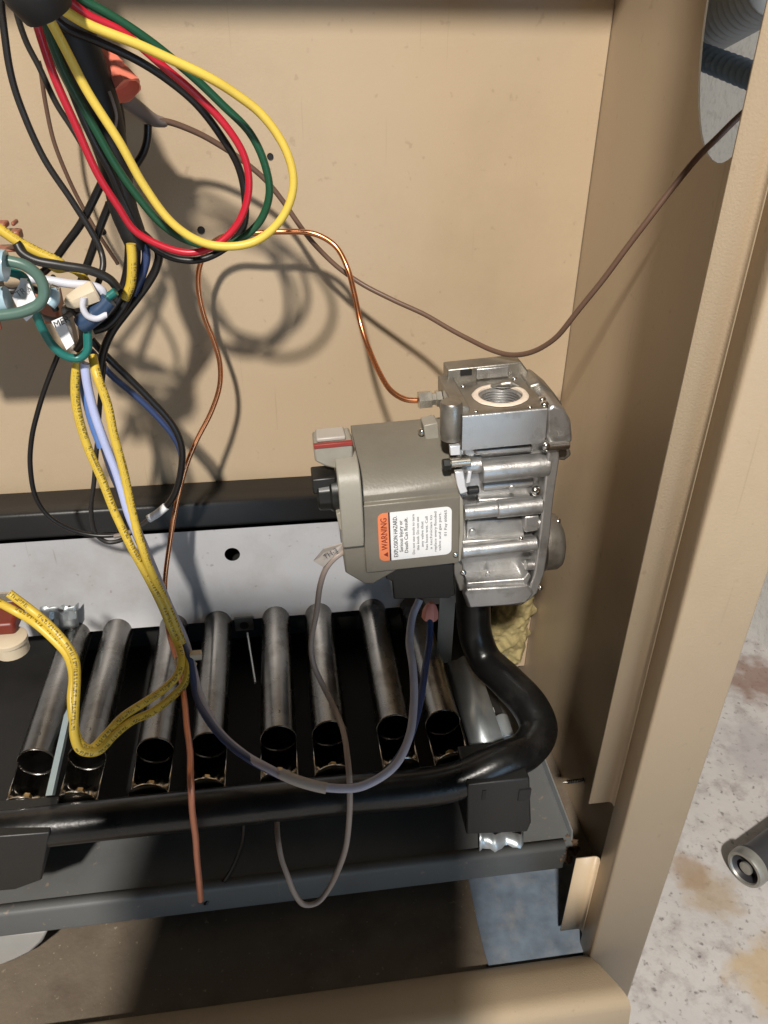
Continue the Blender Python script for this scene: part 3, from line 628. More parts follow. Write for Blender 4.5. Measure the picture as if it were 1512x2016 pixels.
vprism('right_ear', [(1090, 884), (1122, 884), (1126, 896), (1112, 908), (1098, 906)], 0.010, 0.05, 'cast_alu_dirty', bevel=0.0015)
xcyl('bolt', 1074, 1120, 880, -0.001, 9, 'steel', seg=14)
vprism('rear_shoulder', [(1040, 760), (1064, 752), (1092, 775), (1110, 800), (1078, 812), (1046, 790)], 0.035, 0.062, 'cast_alu_dirty', bevel=0.002)
for (px, py, y, r) in ((1069, 786, 0.012, 8), (1073, 800, 0.004, 9), (1045, 804, 0.002, 5), (938, 812, 0.003, 5), (913, 765, 0.045, 5), (1014, 757, 0.050, 6)):
    p = V(px, py, y); screw('screw', (p.x, y+0.002, zi-0.0003), (0, 0, 1), r*0.00034, 'steel', val)
for (px, py, y, r, ax) in ((1055, 966, 0.002, 11, (0.2, -1, .3)), (1075, 878, -0.002, 8, (0, -1, 0)), (1064, 1157, -0.001, 6, (0.4, -1, 0)), (897, 1092, -0.001, 6, (0, -1, 0)), (912, 1127, 0.004, 7, (-.3, -1, 0)), (1098, 1026, 0.03, 8, (1, -.4, 0)), (830, 850, 0.038, 8, (-1, -.5, 0)), (848, 822, 0.05, 6, (-.3, -1, 0.3)), (1026, 1060, 0.002, 5, (0, -1, 0))):
    screw('screw', V(px, py, y), ax, r*0.00034, 'steel', val)
vprism('side_tab', [(834, 838), (862, 832), (866, 870), (838, 872)], 0.036, 0.05, 'housing_light', bevel=0.0008)
# screw post and bright clip between housing and body
xcyl('post_screw', 886, 926, 911, 0.0, 10, 'nickel', seg=14)
xcyl('post_head', 871, 887, 915, 0.0, 12, 'black_plastic', seg=6)
vprism('bright_clip', [(886, 879), (906, 877), (906, 896), (887, 897)], 0.0, 0.004, 'bright_alu', bevel=0.0004)
vprism('bright_clip', [(896, 930), (912, 928), (917, 958), (921, 968), (906, 973), (900, 955)], -0.001, 0.003, 'bright_alu', bevel=0.0004)
vprism('bright_clip', [(922, 929), (929, 928), (926, 950), (918, 952)], -0.003, 0.0, 'bright_alu', bevel=0.0003)
xcyl('clip_pin', 920, 942, 966, 0.002, 9, 'black_plastic', seg=10)
vprism('edge_strip', [(905, 975), (912, 985), (914, 1050), (908, 1105), (900, 1108), (905, 1050)], 0.001, 0.012, 'housing_light', bevel=0.0008)
vprism('corner_bracket', [(894, 1100), (912, 1112), (916, 1160), (905, 1165), (893, 1130)], 0.004, 0.02, 'cast_alu_dirty', bevel=0.001)
# pilot fitting
fa = V(822, 788, 0.045); 
lathe('pilot_nut', fa, (1, 0, 0), [(0.0030, 0), (0.0062, 0.0006), (0.0062, 0.0095), (0.0045, 0.010), (0.0045, 0.0125), (0.0060, 0.0128), (0.0060, 0.0165), (0.0035, 0.0170), (0.0035, 0.028)], 'nickel', val, 6, angle=20)
box('pilot_arm', (fa.x+0.018, fa.y-0.006, fa.z-0.014), (fa.x+0.034, fa.y+0.010, fa.z+0.006), 'cast_alu_dirty', val, bevel=0.0015)
# gas outlet collar under the valve
# ------------------------------------------------------------------ wires
def wire(name, pts, r, material, label, cat='wire', group=None, seg=9, n=8):
    """pts: (px, py, depth)"""
    o = tube(name, [P(*p) for p in pts], r, material, seg=seg, n=n)
    tag(o, label, cat, group); return o
G1 = 'wires in the loop hanging from the top left'
wire('wire', [(80, 5, 0.468), (90, 25, 0.472), (130, 100, 0.475), (172, 180, 0.479), (236, 280, 0.482), (284, 364, 0.486), (344, 443, 0.489), (400, 478, 0.490), (451, 486, 0.490), (505, 473, 0.490), (550, 435, 0.490), (573, 385, 0.490), (576, 340, 0.490), (560, 290, 0.490), (516, 228, 0.489), (470, 190, 0.486), (413, 153, 0.482), (301, 99, 0.479), (172, 47, 0.475), (112, 13, 0.472), (80, 0, 0.468)], .0025, 'w_yellow', 'outermost yellow wire of the big loop hanging from the top left', group=G1, seg=12)
wire('wire', [(66, 15, 0.478), (73, 47, 0.482), (107, 150, 0.485), (150, 249, 0.489), (193, 344, 0.493), (232, 408, 0.497), (267, 456, 0.500), (327, 488, 0.500), (378, 496, 0.500), (430, 480, 0.500), (469, 440, 0.500), (490, 370, 0.500), (481, 310, 0.500), (443, 245, 0.500), (387, 185, 0.497), (322, 129, 0.493), (241, 64, 0.489), (172, 30, 0.485), (138, 4, 0.482), (110, -15, 0.478)], .0022, 'w_red', 'bright red wire of the big loop, inside the yellow one', group=G1, seg=12)
wire('wire', [(80, 20, 0.490), (95, 64, 0.494), (125, 138, 0.497), (172, 228, 0.501), (224, 322, 0.505), (275, 395, 0.509), (318, 441, 0.512), (370, 475, 0.512), (430, 487, 0.512), (475, 469, 0.512), (512, 434, 0.512), (531, 378, 0.512), (522, 322, 0.512), (490, 258, 0.512), (434, 202, 0.509), (365, 138, 0.505), (301, 86, 0.501), (215, 30, 0.497), (163, 0, 0.494), (140, -15, 0.490)], .0024, 'w_green', 'dark green wire of the big loop, between red and yellow', group=G1, seg=12)
wire('wire', [(75, 0, 0.494), (105, 80, 0.498), (150, 200, 0.501), (190, 290, 0.505), (219, 344, 0.509), (241, 395, 0.513), (279, 464, 0.516), (327, 503, 0.516), (387, 512, 0.516), (443, 490, 0.516), (477, 451, 0.516), (481, 387, 0.516), (469, 327, 0.516), (434, 267, 0.516), (387, 206, 0.513), (327, 155, 0.509), (267, 116, 0.505), (193, 82, 0.501), (129, 56, 0.498), (90, 20, 0.494)], .0023, 'w_black', 'black wire of the big loop, running beside the red one', group=G1, seg=12)
wire('wire', [(45, -10, .525), (85, 60, .525), (140, 170, .525), (190, 290, .524), (225, 390, .522), (258, 440, .520), (292, 470, .518), (312, 495, .518), (308, 525, .520), (290, 560, .52), (250, 612, .52), (220, 655, .52), (203, 695, .52), (196, 745, .52)], .0028, 'w_black', 'black wire leaving the dark bundle and dropping past the MER tag')
# black sleeved bundle
bd = thing('wire_bundle', 'thick black sleeved wire bundle hanging from the top left corner', 'wire bundle', P(270, 520, .52))
tube('sleeve', [Vector((-.128, .500, Z0+.30)), Vector((-.128, .503, Z0+.16)), Vector((-.126, .508, Z0+.07)), P(125, 30, .514), P(165, 130, .518), P(200, 215, .52), P(225, 320, .52), P(243, 410, .52), P(262, 462, .52), P(268, 490, .52)], [.015, .015, .0145, .0135, .0125, .0110, .0090, .0086, .0080, .0062], 'w_sleeve', bd, seg=18)
tube('wrap', [P(40, -70, .455), P(70, -20, .457), P(96, 24, .461)], [.016, .0155, .0125], 'w_sleeve', bd, seg=18)
tube('strand', [P(255, 460, .516), P(252, 520, .516), P(245, 560, .515), P(225, 600, .513), P(200, 625, .512), P(178, 640, .511)], .0030, 'w_black', bd)
tube('strand', [P(268, 470, .518), P(266, 520, .518), P(258, 570, .517), P(238, 610, .515), P(210, 640, .513), P(185, 650, .512)], .0030, 'w_black', bd)
tube('strand', [P(276, 455, .520), P(288, 500, .520), P(280, 540, .520), P(262, 580, .519)], .0028, 'w_navy', bd)
tube('strand', [P(258, 480, .509), P(260, 512, .509), P(257, 560, .510), P(246, 588, .511)], .0030, 'w_yellow_print', bd)
tube('cord', [P(215, 180, .508), P(222, 200, .507), P(229, 228, .508), P(226, 256, .511)], .0009, 'w_grey', bd)  # thin grey tube drawn as the glint on the sleeve
wire('wire', [(0, -10, 0.500), (2, 30, 0.504), (17, 129, 0.508), (43, 215, 0.512), (86, 310, 0.512), (142, 395, 0.512), (180, 456, 0.512), (198, 494, 0.512), (202, 520, 0.508), (196, 545, 0.504), (190, 562, 0.500)], .0020, 'w_dark', 'thin dark wire curving down along the left edge')
wire('wire', [(30, -10, 0.540), (34, 21, 0.542), (52, 82, 0.545), (77, 133, 0.545), (112, 206, 0.545), (142, 254, 0.545), (180, 318, 0.542), (215, 380, 0.540)], .0018, 'w_dark', 'thin dark wire passing behind the red wire at top left')
wire('wire', [(76, 120, .575), (88, 200, .578), (104, 275, .58), (130, 340, .583), (163, 408, .585), (200, 470, .585), (232, 520, .586)], .0014, 'w_brown', 'thin brown line close to the back panel at left')  # thin brown tube just ahead of the back panel
wire('wire', [(208, 345, .53), (188, 385, .53), (160, 440, .53), (130, 480, .53), (100, 520, .53), (85, 535, .53)], .0026, 'w_black', 'black wire slanting down left from the bundle, the upper of two')
wire('wire', [(215, 400, .535), (200, 440, .535), (186, 480, .535), (170, 525, .534), (155, 565, .534), (148, 582, .534)], .0026, 'w_black', 'black wire slanting down left from the bundle, the lower of two')
wire('wire', [(232, 195, .545), (240, 245, .546), (238, 290, .546), (225, 330, .545)], .0024, 'w_black', 'short black wire coming out of the orange wire nut')
wire('wire', [(291, 245, .56), (290, 275, .56), (283, 300, .56), (270, 322, .56), (255, 345, .558)], .0027, 'w_black', 'short black hook of wire right of the bundle')
nut = thing('wire_nut', 'bright orange wire nut behind the top left bundle', 'wire nut', P(210, 140, .54))
dirv = P(238, 166, .53)-P(196, 105, .54)
lathe('nut_shell', P(197, 104, .54), dirv, [(0.003, 0), (0.0062, 0.001), (0.0075, 0.010), (0.0092, 0.022), (0.0098, 0.0265), (0.0085, 0.027), (0.0070, 0.020)], 'nut_orange', nut, 24, bump=lambda a, j: 1+0.07*math.cos(a*6) if j < 5 else 1)
for s in (-1, 1): p = P(222+s*13, 150-s*9, .530); box('nut_wing', p-Vector((.003, .002, .006)), p+Vector((.003, .002, .006)), 'nut_orange', nut, bevel=.001)
# sensor lead: grey at the splice, browner to the right
sw = thing('sensor_cable', 'long grey brown sensor cable sagging across to the hole in the right wall', 'cable', P(300, 235, .575))
tube('splice_sleeve', [P(222, 178, .548), P(245, 195, .555), P(275, 218, .562), P(303, 236, .568), P(325, 240, .570)], [.0050, .0056, .0050, .0040, .0030], 'w_grey', sw)
tube('cable', [P(300, 236, .566), P(335, 241, .570), P(380, 258, .574), P(430, 285, .577), P(475, 313, .58), P(520, 352, .583), P(555, 395, .585), P(585, 437, .585), P(618, 480, .583), P(660, 522, .58), P(710, 556, .575), P(770, 588, .565), P(840, 622, .55), P(910, 661, .53), P(970, 690, .51), P(1010, 699, .497), P(1050, 692, .484), P(1090, 668, .472), P(1130, 622, .462), P(1190, 548, .452), P(1250, 465, .446), P(1310, 385, .443), P(1370, 312, .441), P(1412, 272, .438), P(1452, 232, .436), P(1500, 190, .434)], [.0021, .0019, .0018, .0018, .0018], 'w_brown', sw, n=8, seg=10)
# lower loops
wire('wire', [(118, 690, .52), (100, 735, .52), (78, 800, .522), (62, 870, .524), (60, 920, .525), (72, 980, .526), (100, 1020, .527), (150, 1046, .528), (195, 1055, .528), (240, 1052, .528), (258, 1045, .528)], .0018, 'w_black', 'thin black wire making the wide low loop at far left')
wire('wire', [(205, 715, .53), (198, 780, .53), (192, 870, .53), (186, 950, .53), (180, 1010, .53), (188, 1050, .53), (210, 1066, .53), (240, 1062, .53), (262, 1045, .53)], .0018, 'w_dark', 'thin dark wire hanging straight down behind the yellow pair')
wire('wire', [(180, 668, .53), (210, 700, .53), (250, 740, .53), (300, 790, .53), (340, 838, .53), (358, 885, .53), (355, 935, .53), (340, 980, .53), (322, 1003, .53)], .0026, 'w_black', 'black wire sweeping down to the white sleeve, outer one')
wire('wire', [(178, 690, .54), (215, 735, .54), (262, 775, .54), (310, 820, .54), (342, 858, .54), (356, 890, .54), (358, 925, .54)], .0024, 'w_navy', 'dark navy wire sweeping beside the outer black wire')
ws = tube('wire_sleeve', [P(327, 997, .529), P(310, 1011, .528), P(292, 1022, .527)], .0032, 'tag_white'); tag(ws, 'short white sleeve on the end of a black wire', 'sleeve')
wire('wire', [(296, 1020, .528), (275, 1036, .527), (250, 1050, .526), (225, 1056, .526)], .0018, 'w_grey', 'short grey wire end coming out of the white sleeve')
# yellow pair
G2 = 'yellow printed wires running down to the burners'
wire('wire', [(160, 700, .495), (150, 730, .495), (148, 780, .495), (165, 860, .493), (198, 940, .49), (232, 1020, .485), (262, 1085, .48), (295, 1145, .476), (322, 1200, .472), (345, 1255, .468), (357, 1300, 0.452), (348, 1330, 0.442), (320, 1358, 0.432), (280, 1385, 0.420), (240, 1412, 0.408), (210, 1445, 0.395), (180, 1472, 0.386), (158, 1462, 0.386), (146, 1420, 0.392), (141, 1375, 0.402), (143, 1330, 0.414), (132, 1290, 0.426), (110, 1262, 0.434), (70, 1228, 0.442), (30, 1205, .45), (-20, 1178, .452)], .0030, 'w_yellow_print', 'yellow printed wire, left one of the pair, ending lower at the left edge', group=G2, seg=12)
wire('wire', [(182, 700, .50), (192, 740, .490), (213, 800, .487), (226, 860, .485), (242, 930, .482), (260, 1000, .480), (274, 1060, .477), (292, 1112, .476), (318, 1165, .477), (340, 1215, .473), (360, 1270, .468), (371, 1310, 0.452), (364, 1345, 0.440), (336, 1375, 0.430), (298, 1402, 0.418), (258, 1420, 0.407), (225, 1446, 0.395), (192, 1478, 0.384), (160, 1476, 0.382), (148, 1448, 0.386), (147, 1400, 0.396), (150, 1340, 0.410), (147, 1300, 0.421), (130, 1268, 0.430), (100, 1235, 0.438), (60, 1200, .448), (18, 1168, .452)], .0030, 'w_yellow_print', 'yellow printed wire, right one of the pair, ending higher at the left edge', group=G2, seg=12)
G3 = 'blue and lavender wires running to the valve plug'
wire('wire', [(165, 715, .51), (172, 770, .51), (190, 830, .508), (213, 900, .505), (240, 975, .50), (268, 1050, .495), (290, 1105, .49), (318, 1175, .484), (350, 1245, .476), (372, 1300, 0.455), (385, 1365, 0.432), (410, 1420, 0.407), (450, 1465, 0.385), (510, 1507, 0.362), (575, 1535, 0.346), (640, 1550, 0.339), (705, 1548, 0.339), (760, 1520, 0.347), (803, 1462, 0.366), (826, 1390, 0.392), (836, 1320, 0.417), (846, 1260, 0.440), (846, 1205, .455)], .0027, 'w_navy', 'dark blue wire hanging in a low arc to the pink wire nut', group=G3, seg=10)
wire('wire', [(168, 715, .492), (174, 760, .491), (187, 810, .49), (200, 850, .488), (217, 900, .486), (238, 960, .483), (258, 1020, .480), (278, 1070, .478)], .0030, 'w_lavb', 'pale lavender wire between the two yellow wires', group=G3, seg=10)
wire('wire', [(160, 725, .515), (175, 790, .515), (195, 850, .512), (222, 930, .508), (262, 1020, .50), (292, 1095, .493), (330, 1185, .483), (362, 1255, .474), (380, 1310, 0.455), (395, 1370, 0.430), (425, 1432, 0.403), (475, 1482, 0.378), (530, 1515, 0.354), (600, 1543, 0.341), (660, 1553, 0.336), (720, 1546, 0.336), (775, 1510, 0.344), (805, 1450, 0.362), (815, 1390, 0.385), (812, 1310, 0.412), (806, 1260, 0.433), (812, 1215, 0.448), (826, 1180, .456)], .0029, 'w_lav', 'grey lavender wire hanging in a low arc to the valve plug', group=G3, seg=10)
wire('wire', [(158, 712, .504), (166, 765, .503), (182, 830, .500), (200, 880, .498)], .0032, 'w_blue', 'bright blue wire piece at the top of the yellow pair')
o = tube('wire_tag', [P(553, 1523, .3485), P(580, 1535, .3435), P(615, 1546, .3390), P(643, 1552, .3365)], .0036, 'tag_grey'); tag(o, 'pale sleeve tag wrapped round the low wire arc', 'tag')
cn = thing('wire_nut', 'small pink wire nut under the black valve plug', 'wire nut', P(847, 1215, .455))
lathe('nut_shell', P(846, 1218, .455), P(850, 1174, .457)-P(846, 1218, .455), [(0.0050, 0), (0.0062, 0.0008), (0.0058, 0.007), (0.0040, 0.012), (0.0020, 0.0145)], 'nut_pink', cn, 18, bump=lambda a, j: 1+0.06*math.cos(a*6))
# cable tie on the yellow pair
ct = thing('cable_tie', 'translucent cable tie round the yellow wires above the burners', 'cable tie', P(372, 1295, .462))
lathe('tie_band', P(366, 1300, .464), P(360, 1320, .46)-P(366, 1300, .464), [(.0085, 0), (.0090, .0003), (.0090, .0036), (.0085, .0039)], 'cream', ct, 20, cap0=False, cap1=False)
p = P(387, 1290, .458); box('tie_head', p-Vector((.005, .003, .003)), p+Vector((.004, .003, .003)), 'cream', ct, bevel=.001)
# copper pilot tube
cp = thing('pilot_tube', 'thin bent copper pilot tube running from the valve down past the burners', 'copper tube', P(395, 1770, .36))
tube('copper_run', [P(838, 788, .487), P(800, 786, .492), P(772, 770, .50), P(748, 735, .515), P(725, 685, .535), P(710, 635, .548), P(697, 575, .555), P(685, 530, .56), P(660, 485, .57), P(620, 462, .575), P(560, 455, .58), P(500, 458, .583), P(440, 466, .586), P(410, 488, .588), P(393, 530, .588), P(392, 575, .588), P(403, 625, .586), P(422, 672, .583), P(433, 715, .58), P(432, 760, .575), P(415, 810, .57), P(385, 870, .562), P(363, 930, .553), P(345, 1000, .543), P(333, 1070, .532), P(326, 1140, .52), P(325, 1190, .51)], .0020, 'copper', cp, seg=12)
tube('lower_run', [P(325, 1188, .51), P(333, 1245, .50), P(350, 1310, .465), P(362, 1375, .427), P(370, 1450, .388), P(376, 1540, .342), P(380, 1610, .336), P(388, 1700, .334), P(395, 1772, .333)], .0022, 'copper_pink', cp, seg=12)
# flame sensor wire from valve
fs = thing('flame_sensor_wire', 'pale brown sensor wire looping from the valve down in front of the shelf', 'wire', P(605, 1780, .35))
tube('lead', [P(690, 1082, .45), P(668, 1092, .446), P(645, 1115, .444), P(630, 1155, .443), P(622, 1210, .442), P(614, 1265, .44), P(618, 1310, .436), P(636, 1350, .43), P(660, 1398, .412), P(678, 1450, .385), P(685, 1500, .362), P(689, 1560, .346), P(686, 1630, .340), P(672, 1695, .336), P(650, 1745, .338), P(625, 1775, .333), P(600, 1780, .332), P(580, 1760, .334), P(565, 1725, .339), P(553, 1690, .347), P(548, 1655, .356), P(546, 1615, .375), P(546, 1575, .395)], [.0022, .0021, .0021, .0020, .0019], 'w_sensor', fs, seg=10)
tq = [P(617, 1105, .441), P(637, 1081, .441), P(676, 1070, .447), P(674, 1092, .447), P(650, 1102, .443), P(637, 1117, .441)]
tg = extrude('tag', tq, (0.0005, 0.0012, 0.0004), 'tag_grey', fs)
text('tag_text', 'TH-2', P(640, 1101, .4395), rframe(P(672, 1082, .4415)-P(640, 1101, .4395), P(636, 1083, .441)-P(640, 1101, .4395)), 0.005, 'ink', tg)
wire('wire', [(480, 1612, .372), (478, 1650, .372), (462, 1700, .372), (440, 1735, .370), (415, 1765, .366), (405, 1782, .362)], .0018, 'w_black', 'thin dark wire hanging over the grey shelf right of the copper tube')
# ------------------------------------------------------------------ connector cluster at left
wire('wire', [(-30, 435, .50), (0, 452, .50), (40, 478, .50), (80, 500, .50), (105, 512, .50), (120, 520, .50)], .0031, 'w_yellow_print', 'short yellow printed wire entering from the left edge', seg=12)
wire('wire', [(32, 478, .495), (42, 496, .493), (70, 512, .492), (120, 522, .492), (175, 532, .494), (215, 550, .497), (232, 568, .50)], .0028, 'w_dark', 'dark grey wire lying across the connector cluster')
wire('wire', [(-30, 512, .455), (15, 514, .455), (50, 523, .455), (76, 545, .455), (86, 575, .454), (76, 598, .453), (45, 613, .452), (0, 620, .452), (-30, 622, .452)], .0032, 'w_tealgrey', 'thick dull green wire bent into a hook at the left edge', seg=12)
wire('wire', [(-20, 528, .475), (15, 535, .475), (45, 545, .475), (60, 580, .476), (70, 615, .478), (85, 650, .48), (105, 682, .482), (130, 702, .483), (155, 706, .484), (172, 690, .485), (174, 650, .487), (185, 612, .49), (210, 588, .492), (228, 574, .493)], .0027, 'w_teal', 'bright teal wire hanging in a loop below the connectors', seg=12)
wire('wire', [(50, 548, .49), (95, 552, .49), (140, 559, .49), (180, 563, .491), (200, 572, .492), (200, 590, .493), (180, 605, .494)], .0027, 'w_white', 'short white wire across the middle of the connectors', seg=12)
wire('wire', [(165, 585, .48), (163, 605, .48), (172, 622, .48), (190, 628, .481), (210, 620, .483)], .0020, 'w_white', 'thin white wire curl below the cream wire nut')
wn = thing('wire_nut', 'cream wire nut in the middle of the connector cluster', 'wire nut', P(160, 590, .485))
lathe('nut_shell', P(190, 572, .488), P(140, 594, .484)-P(190, 572, .488), [(0.0060, 0), (0.0068, .001), (0.0062, .010), (0.0045, .017), (0.002, .020)], 'cream', wn, 18, bump=lambda a, j: 1+0.06*math.cos(a*6))
o = tube('crimp_sleeve', [P(-20, 520, .452), P(12, 523, .452)], .0085, 'clear_crimp'); tag(o, 'pale blue crimp sleeve at the left edge, upper one', 'crimp')
o = tube('crimp_sleeve', [P(-25, 595, .46), P(16, 590, .46)], .0075, 'clear_crimp'); tag(o, 'pale blue crimp sleeve at the left edge, lower one', 'crimp')
o = tube('crimp_sleeve', [P(215, 590, .488), P(195, 612, .487), P(165, 635, .486), P(158, 640, .486)], [.0052, .006, .0062, .0055], 'crimp_blue'); tag(o, 'dark blue crimp sleeve right of the MER tag', 'crimp')
def plate(name, quad, Y, th, material, label, cat, txt=None, frac=(.15, .2), size=.006, dep=None):
    dep = dep or [Y]*4
    q = [P(a, b, y) for (a, b), y in zip(quad, dep)]          # bottom-left, bottom-right, top-right, top-left in reading order
    n_ = (q[1]-q[0]).cross(q[3]-q[0]).normalized()
    if n_.dot(-FW) < 0: n_ = -n_
    e = thing(name, label, cat, q[0])
    pl_ = extrude('card', q, -n_*th, material, e, bevel=0.0002)
    if txt:
        o_ = q[0]+(q[1]-q[0])*frac[0]+(q[3]-q[0])*frac[1]+n_*0.0003
        text('print', txt, o_, rframe(q[1]-q[0], q[3]-q[0]), size, 'ink', e)
    return e
plate('paper_tag', [(28, 585), (70, 597), (50, 548), (40, 550)], .466, .0008, 'tag_white', 'folded white paper tag printed TRA behind the green hook', 'tag', 'TRA', (.12, .42), .0062, [.464, .466, .472, .472]) if False else None
tgA = thing('paper_tag', 'folded white paper tag printed TRA inside the green hook', 'tag', P(45, 600, .462))
extrude('card', [P(24, 585, .4625), P(34, 606, .4620), P(71, 590, .4635), P(56, 556, .467), P(46, 548, .468), P(39, 556, .467)], (0, .001, 0), 'tag_white', tgA)
extrude('card_end', [P(44, 624, .461), P(66, 615, .462), P(64, 622, .462), P(52, 633, .461)], (0, .001, 0), 'tag_white', tgA)
extrude('card_end', [P(38, 560, .4665), P(40, 548, .468), P(54, 549, .468), P(50, 558, .467)], (0, .001, 0), 'tag_white', tgA)
text('print', 'TRA', P(36, 586, .4615), rframe(P(60, 571, .4645)-P(36, 586, .4625), P(32, 575, .4630)-P(36, 586, .4625)), .0048, 'ink_grey', tgA)
tgB = thing('paper_tag', 'white paper tag printed MER hanging below the connectors', 'tag', P(135, 685, .476))
extrude('card', [P(101, 633, .478), P(122, 624, .478), P(146, 676, .474), P(131, 689, .473)], (0, .001, 0), 'tag_white', tgB)
text('print', 'MER', P(108, 646, .4755), rframe(P(128, 636, .4758)-P(108, 645, .4755), P(103, 634, .4775)-P(108, 645, .4755)), .0056, 'ink', tgB)
tgC = box('connector_block', P(118, 605, .50), P(158, 680, .512), 'tag_grey', bevel=.0015); tag(tgC, 'grey brown plastic connector block behind the MER tag', 'connector')
cl = thing('connector_block', 'orange brown connector at the left edge above the yellow wire', 'connector', P(20, 450, .51))
for (a, b, c_, d_, y_) in ((-30, 432, 18, 452, .512), (12, 448, 44, 475, .515), (22, 430, 36, 446, .518)):
    box('body', P(a, d_, y_), P(c_, b, y_+.010), 'brown_plastic', cl, bevel=.0012)
box('rear', P(-30, 498, .515), P(46, 480, .53), 'brown_plastic', cl, bevel=.0012)
cl2 = box('terminal_block', P(70, 640, .515), P(120, 560, .535), 'brown_plastic', bevel=.002); tag(cl2, 'dark brown terminal block behind the white wire', 'connector')
G4 = 'short leads tangled round the connectors'
wire('wire', [(-20, 560, .50), (20, 572, .50), (60, 566, .50), (95, 585, .50), (110, 610, .50)], .0022, 'w_dark', 'short dark lead passing behind the TRA tag')
wire('wire', [(96, 520, .505), (112, 530, .505), (135, 528, .506), (158, 540, .507), (172, 556, .508)], .0024, 'w_yellow_print', 'short yellow lead end tucked under the dark grey wire', seg=10)
wire('wire', [(60, 600, .50), (80, 622, .50), (112, 630, .50), (140, 616, .50), (158, 604, .495)], .0019, 'w_grey', 'thin grey lead running from the green hook to the cream nut')
wire('wire', [(150, 690, .50), (162, 668, .498), (160, 640, .497), (150, 615, .497), (132, 600, .498)], .0024, 'w_dark', 'short dark lead rising behind the MER tag')
sc = thing('spade_terminal', 'bare metal spade terminal beside the white wire at left', 'terminal', P(86, 560, .482))
box('blade', P(78, 572, .482), P(98, 556, .4835), 'nickel', sc, bevel=.0004); cyl('barrel', P(98, 566, .483), P(116, 572, .484), .0026, 'nickel', sc, 14)
tube('boot', [P(96, 600, .478), P(104, 588, .480), P(106, 570, .484)], [.004, .0042, .0034], 'clear_crimp', sc)
# transformer, mostly past the left edge
tr = thing('transformer', 'dark transformer at the far left edge behind the connectors', 'transformer', P(-90, 650, .53))
box('core', P(-210, 640, .53), P(-12, 470, .575), 'black_paint', tr, bevel=.002)
box('winding', P(-190, 655, .525), P(-30, 520, .522), 'brown_plastic', tr, bevel=.003)
# rollout switch box lower left
ro = thing('limit_switch', 'dark red limit switch with cream base at the lower left edge', 'switch', P(20, 1285, .50))
box('body', P(-60, 1258, .49), P(46, 1180, .52), 'dark_red', ro, bevel=.003)
lathe('base', P(26, 1282, .488), (0, 0, 1), [(.0115, 0), (.0125, .0008), (.0125, .010), (.0135, .011), (.0135, .014), (.012, .015)], 'cream', ro, 24)
for (a, b, c_, d_) in ((0, 1165, 22, 1185),): box('spade', P(a, d_, .494), P(c_, b, .496), 'nickel', ro)
# ------------------------------------------------------------------ things at the lower right
v, f = [], []; nx, nzz = 30, 70
pa, pb = P(985, 1180, 0.600), P(1020, 1330, 0.600)
for j in range(nzz+1):
    for i in range(nx+1):
        u, w = i/nx, j/nzz; x = 0.193+u*0.050-0.006*w; z = zr(-0.43)+(zr(-0.568)-zr(-0.43))*w
        n_ = noise.fractal(Vector((x*90, z*60, 0)), .7, 2.2, 6)
        ed = 0.010*noise.noise(Vector((2, z*60, 1))) if i in (0, nx) else 0
        v.append((x+ed, 0.606-0.014*(1-(2*u-1)**4)+n_*0.005, z))
for j in range(nzz):
    for i in range(nx): f.append((j*(nx+1)+i, (j+1)*(nx+1)+i, (j+1)*(nx+1)+i+1, j*(nx+1)+i+1))
o = link('insulation_strip', v, f, 'insulation', angle=180); tag(o, 'ragged yellow fibreglass insulation between the pipe and the side wall', 'insulation')
def blob(name, c_, r, material, amp, fr, k=(1, 1, 1)):
    import bmesh
    bm = bmesh.new(); bmesh.ops.create_icosphere(bm, subdivisions=4, radius=1)
    vs = []
    for vv in bm.verts:
        d_ = vv.co.normalized(); q = r*(1+amp*noise.fractal(d_*fr, 1, 2, 5)); vs.append(Vector((d_.x*q*k[0], d_.y*q*k[1], d_.z*q*k[2]))+Vector(c_))
    fs_ = [tuple(q.index for q in ff.verts) for ff in bm.faces]; bm.free()
    return link(name, vs, fs_, material, angle=180)
o = blob('dust_clump', P(1110, 1668, .372), .0105, 'rust_fuzz', .5, 4, (1, .9, 1)); tag(o, 'dark brown fuzzy dust clump on the right end of the shelf', 'dust')
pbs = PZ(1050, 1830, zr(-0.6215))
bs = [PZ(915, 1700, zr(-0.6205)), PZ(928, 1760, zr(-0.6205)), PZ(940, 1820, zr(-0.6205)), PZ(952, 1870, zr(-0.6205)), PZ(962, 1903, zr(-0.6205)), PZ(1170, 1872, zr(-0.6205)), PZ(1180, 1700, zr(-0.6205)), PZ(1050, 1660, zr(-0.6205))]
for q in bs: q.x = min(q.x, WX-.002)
o = extrude('cool_light_plate', bs, (0, 0, 0.0012), 'cool_light_sheet'); tag(o, 'scuffed plate coloured blue grey for cool light in the bottom right corner of the furnace', 'plate')  # added plate; the patch of cool light is in its colour
o = thing('sheet_screw', 'small sheet metal screw poking from the side wall beside the black bracket', 'screw', PX(1080, 1578, WX))
q = P(1056, 1580, .40); lathe('shank', (WX, q.y+.04, q.z-.03), (-1, 0, 0), [(.002, 0)]+[(x, y) for i in range(10) for x, y in ((.0021, .001+i*.0016), (.0014, .0018+i*.0016))]+[(.0003, .020)], 'burner_steel', o, 10, angle=20)
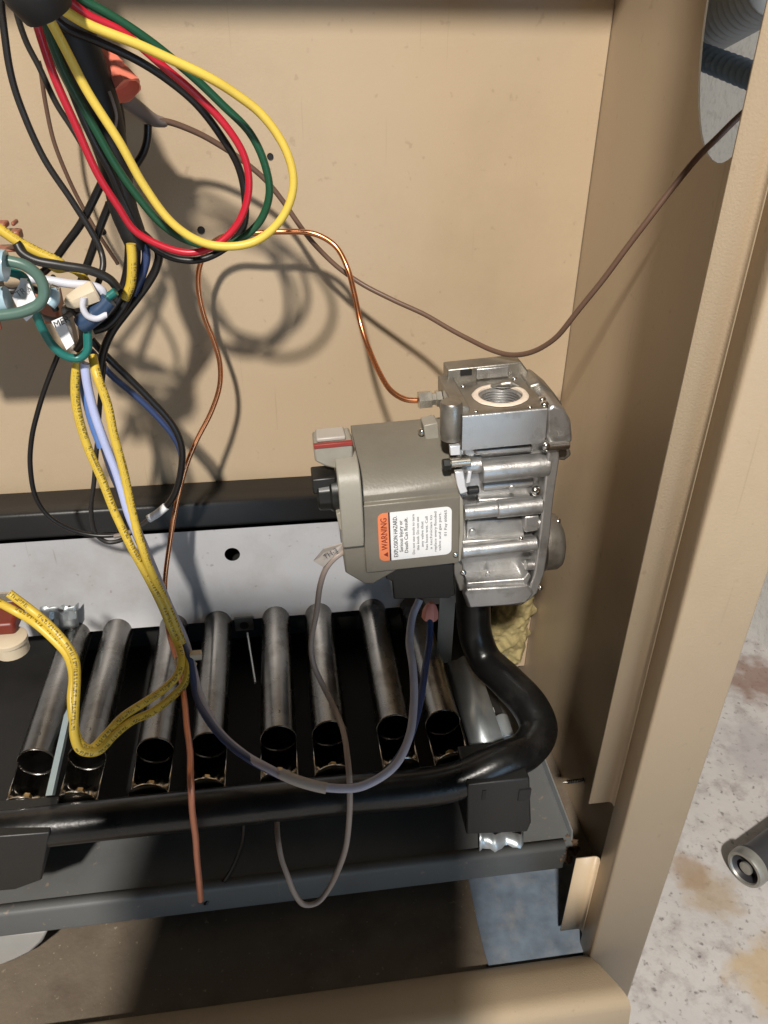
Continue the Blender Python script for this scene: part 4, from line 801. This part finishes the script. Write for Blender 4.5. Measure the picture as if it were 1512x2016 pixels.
# black pipe lying on the concrete
pp = thing('pipe_end', 'short black pipe with pale worn rim lying on the concrete floor', 'pipe', PZ(1475, 1760, 0))
pc0 = PZ(1465, 1712, 0.019); ax = (PZ(1600, 1610, 0.019)-pc0).normalized()
lathe('barrel', pc0, ax, [(.0125, .012), (.0142, .002), (.0162, .0), (.0182, .001), (.0188, .004), (.0188, .013), (.0166, .014), (.0162, .016), (.0162, .16)], 'pipe_black', pp, 30, cap0=True)
lathe('rim', pc0-ax*.0004, ax, [(.0140, .0015), (.0150, -.0004), (.0176, -.0002), (.0187, .0022), (.01895, .006), (.0189, .010)], 'pipe_rim', pp, 30, cap0=False, cap1=False)
lathe('core', pc0+ax*.004, -ax, [(.0065, 0), (.0065, .002), (.004, .003), (.002, .003)], 'pipe_rim', pp, 16)
# hoses outside, seen through the knock-out
def corrug(name, a, b, r, pitch, amp, material, label):
    a, b = Vector(a), Vector(b); L_ = (b-a).length; pr_ = []; n_ = int(L_/pitch)
    for i in range(n_):
        h = i*pitch; pr_ += [(r-amp, h), (r-amp*.2, h+pitch*.25), (r, h+pitch*.45), (r-amp*.2, h+pitch*.65)]
    o_ = lathe(name, a, b-a, pr_, material, None, 28, angle=80); tag(o_, label, 'hose'); return o_
def PXx(px, py, X): return PX(px, py, X)
corrug('corrugated_hose', PX(1330, 85, .36), PX(1540, -45, .36), .024, .0075, .003, 'hose_grey', 'wide grey corrugated hose seen through the oval hole')
corrug('corrugated_hose', PX(1330, 92, .33), PX(1520, 165, .33), .0090, .0095, .0028, 'hose_blue', 'narrow dark blue corrugated hose seen through the oval hole')
# ------------------------------------------------------------------ unseen slab added behind the lens to shade the burners and sill
blocker = thing('shadow_blocker', 'unseen black slab added behind the lens to shade the burners', 'shadow blocker', CAM-FW*0.02)
def tl(u, v_, w): return CAM+RT*u+UP*v_+FW*w
def slab(name, u0, u1, v0, v1, w0, w1, material):
    return extrude(name, [tl(u0, v0, w0), tl(u1, v0, w0), tl(u1, v1, w0), tl(u0, v1, w0)], FW*(w1-w0), material, blocker, bevel=.002)
slab('blocker_slab', -0.222, 0.016, -0.300, 0.087, -0.014, -0.004, 'black_plastic')
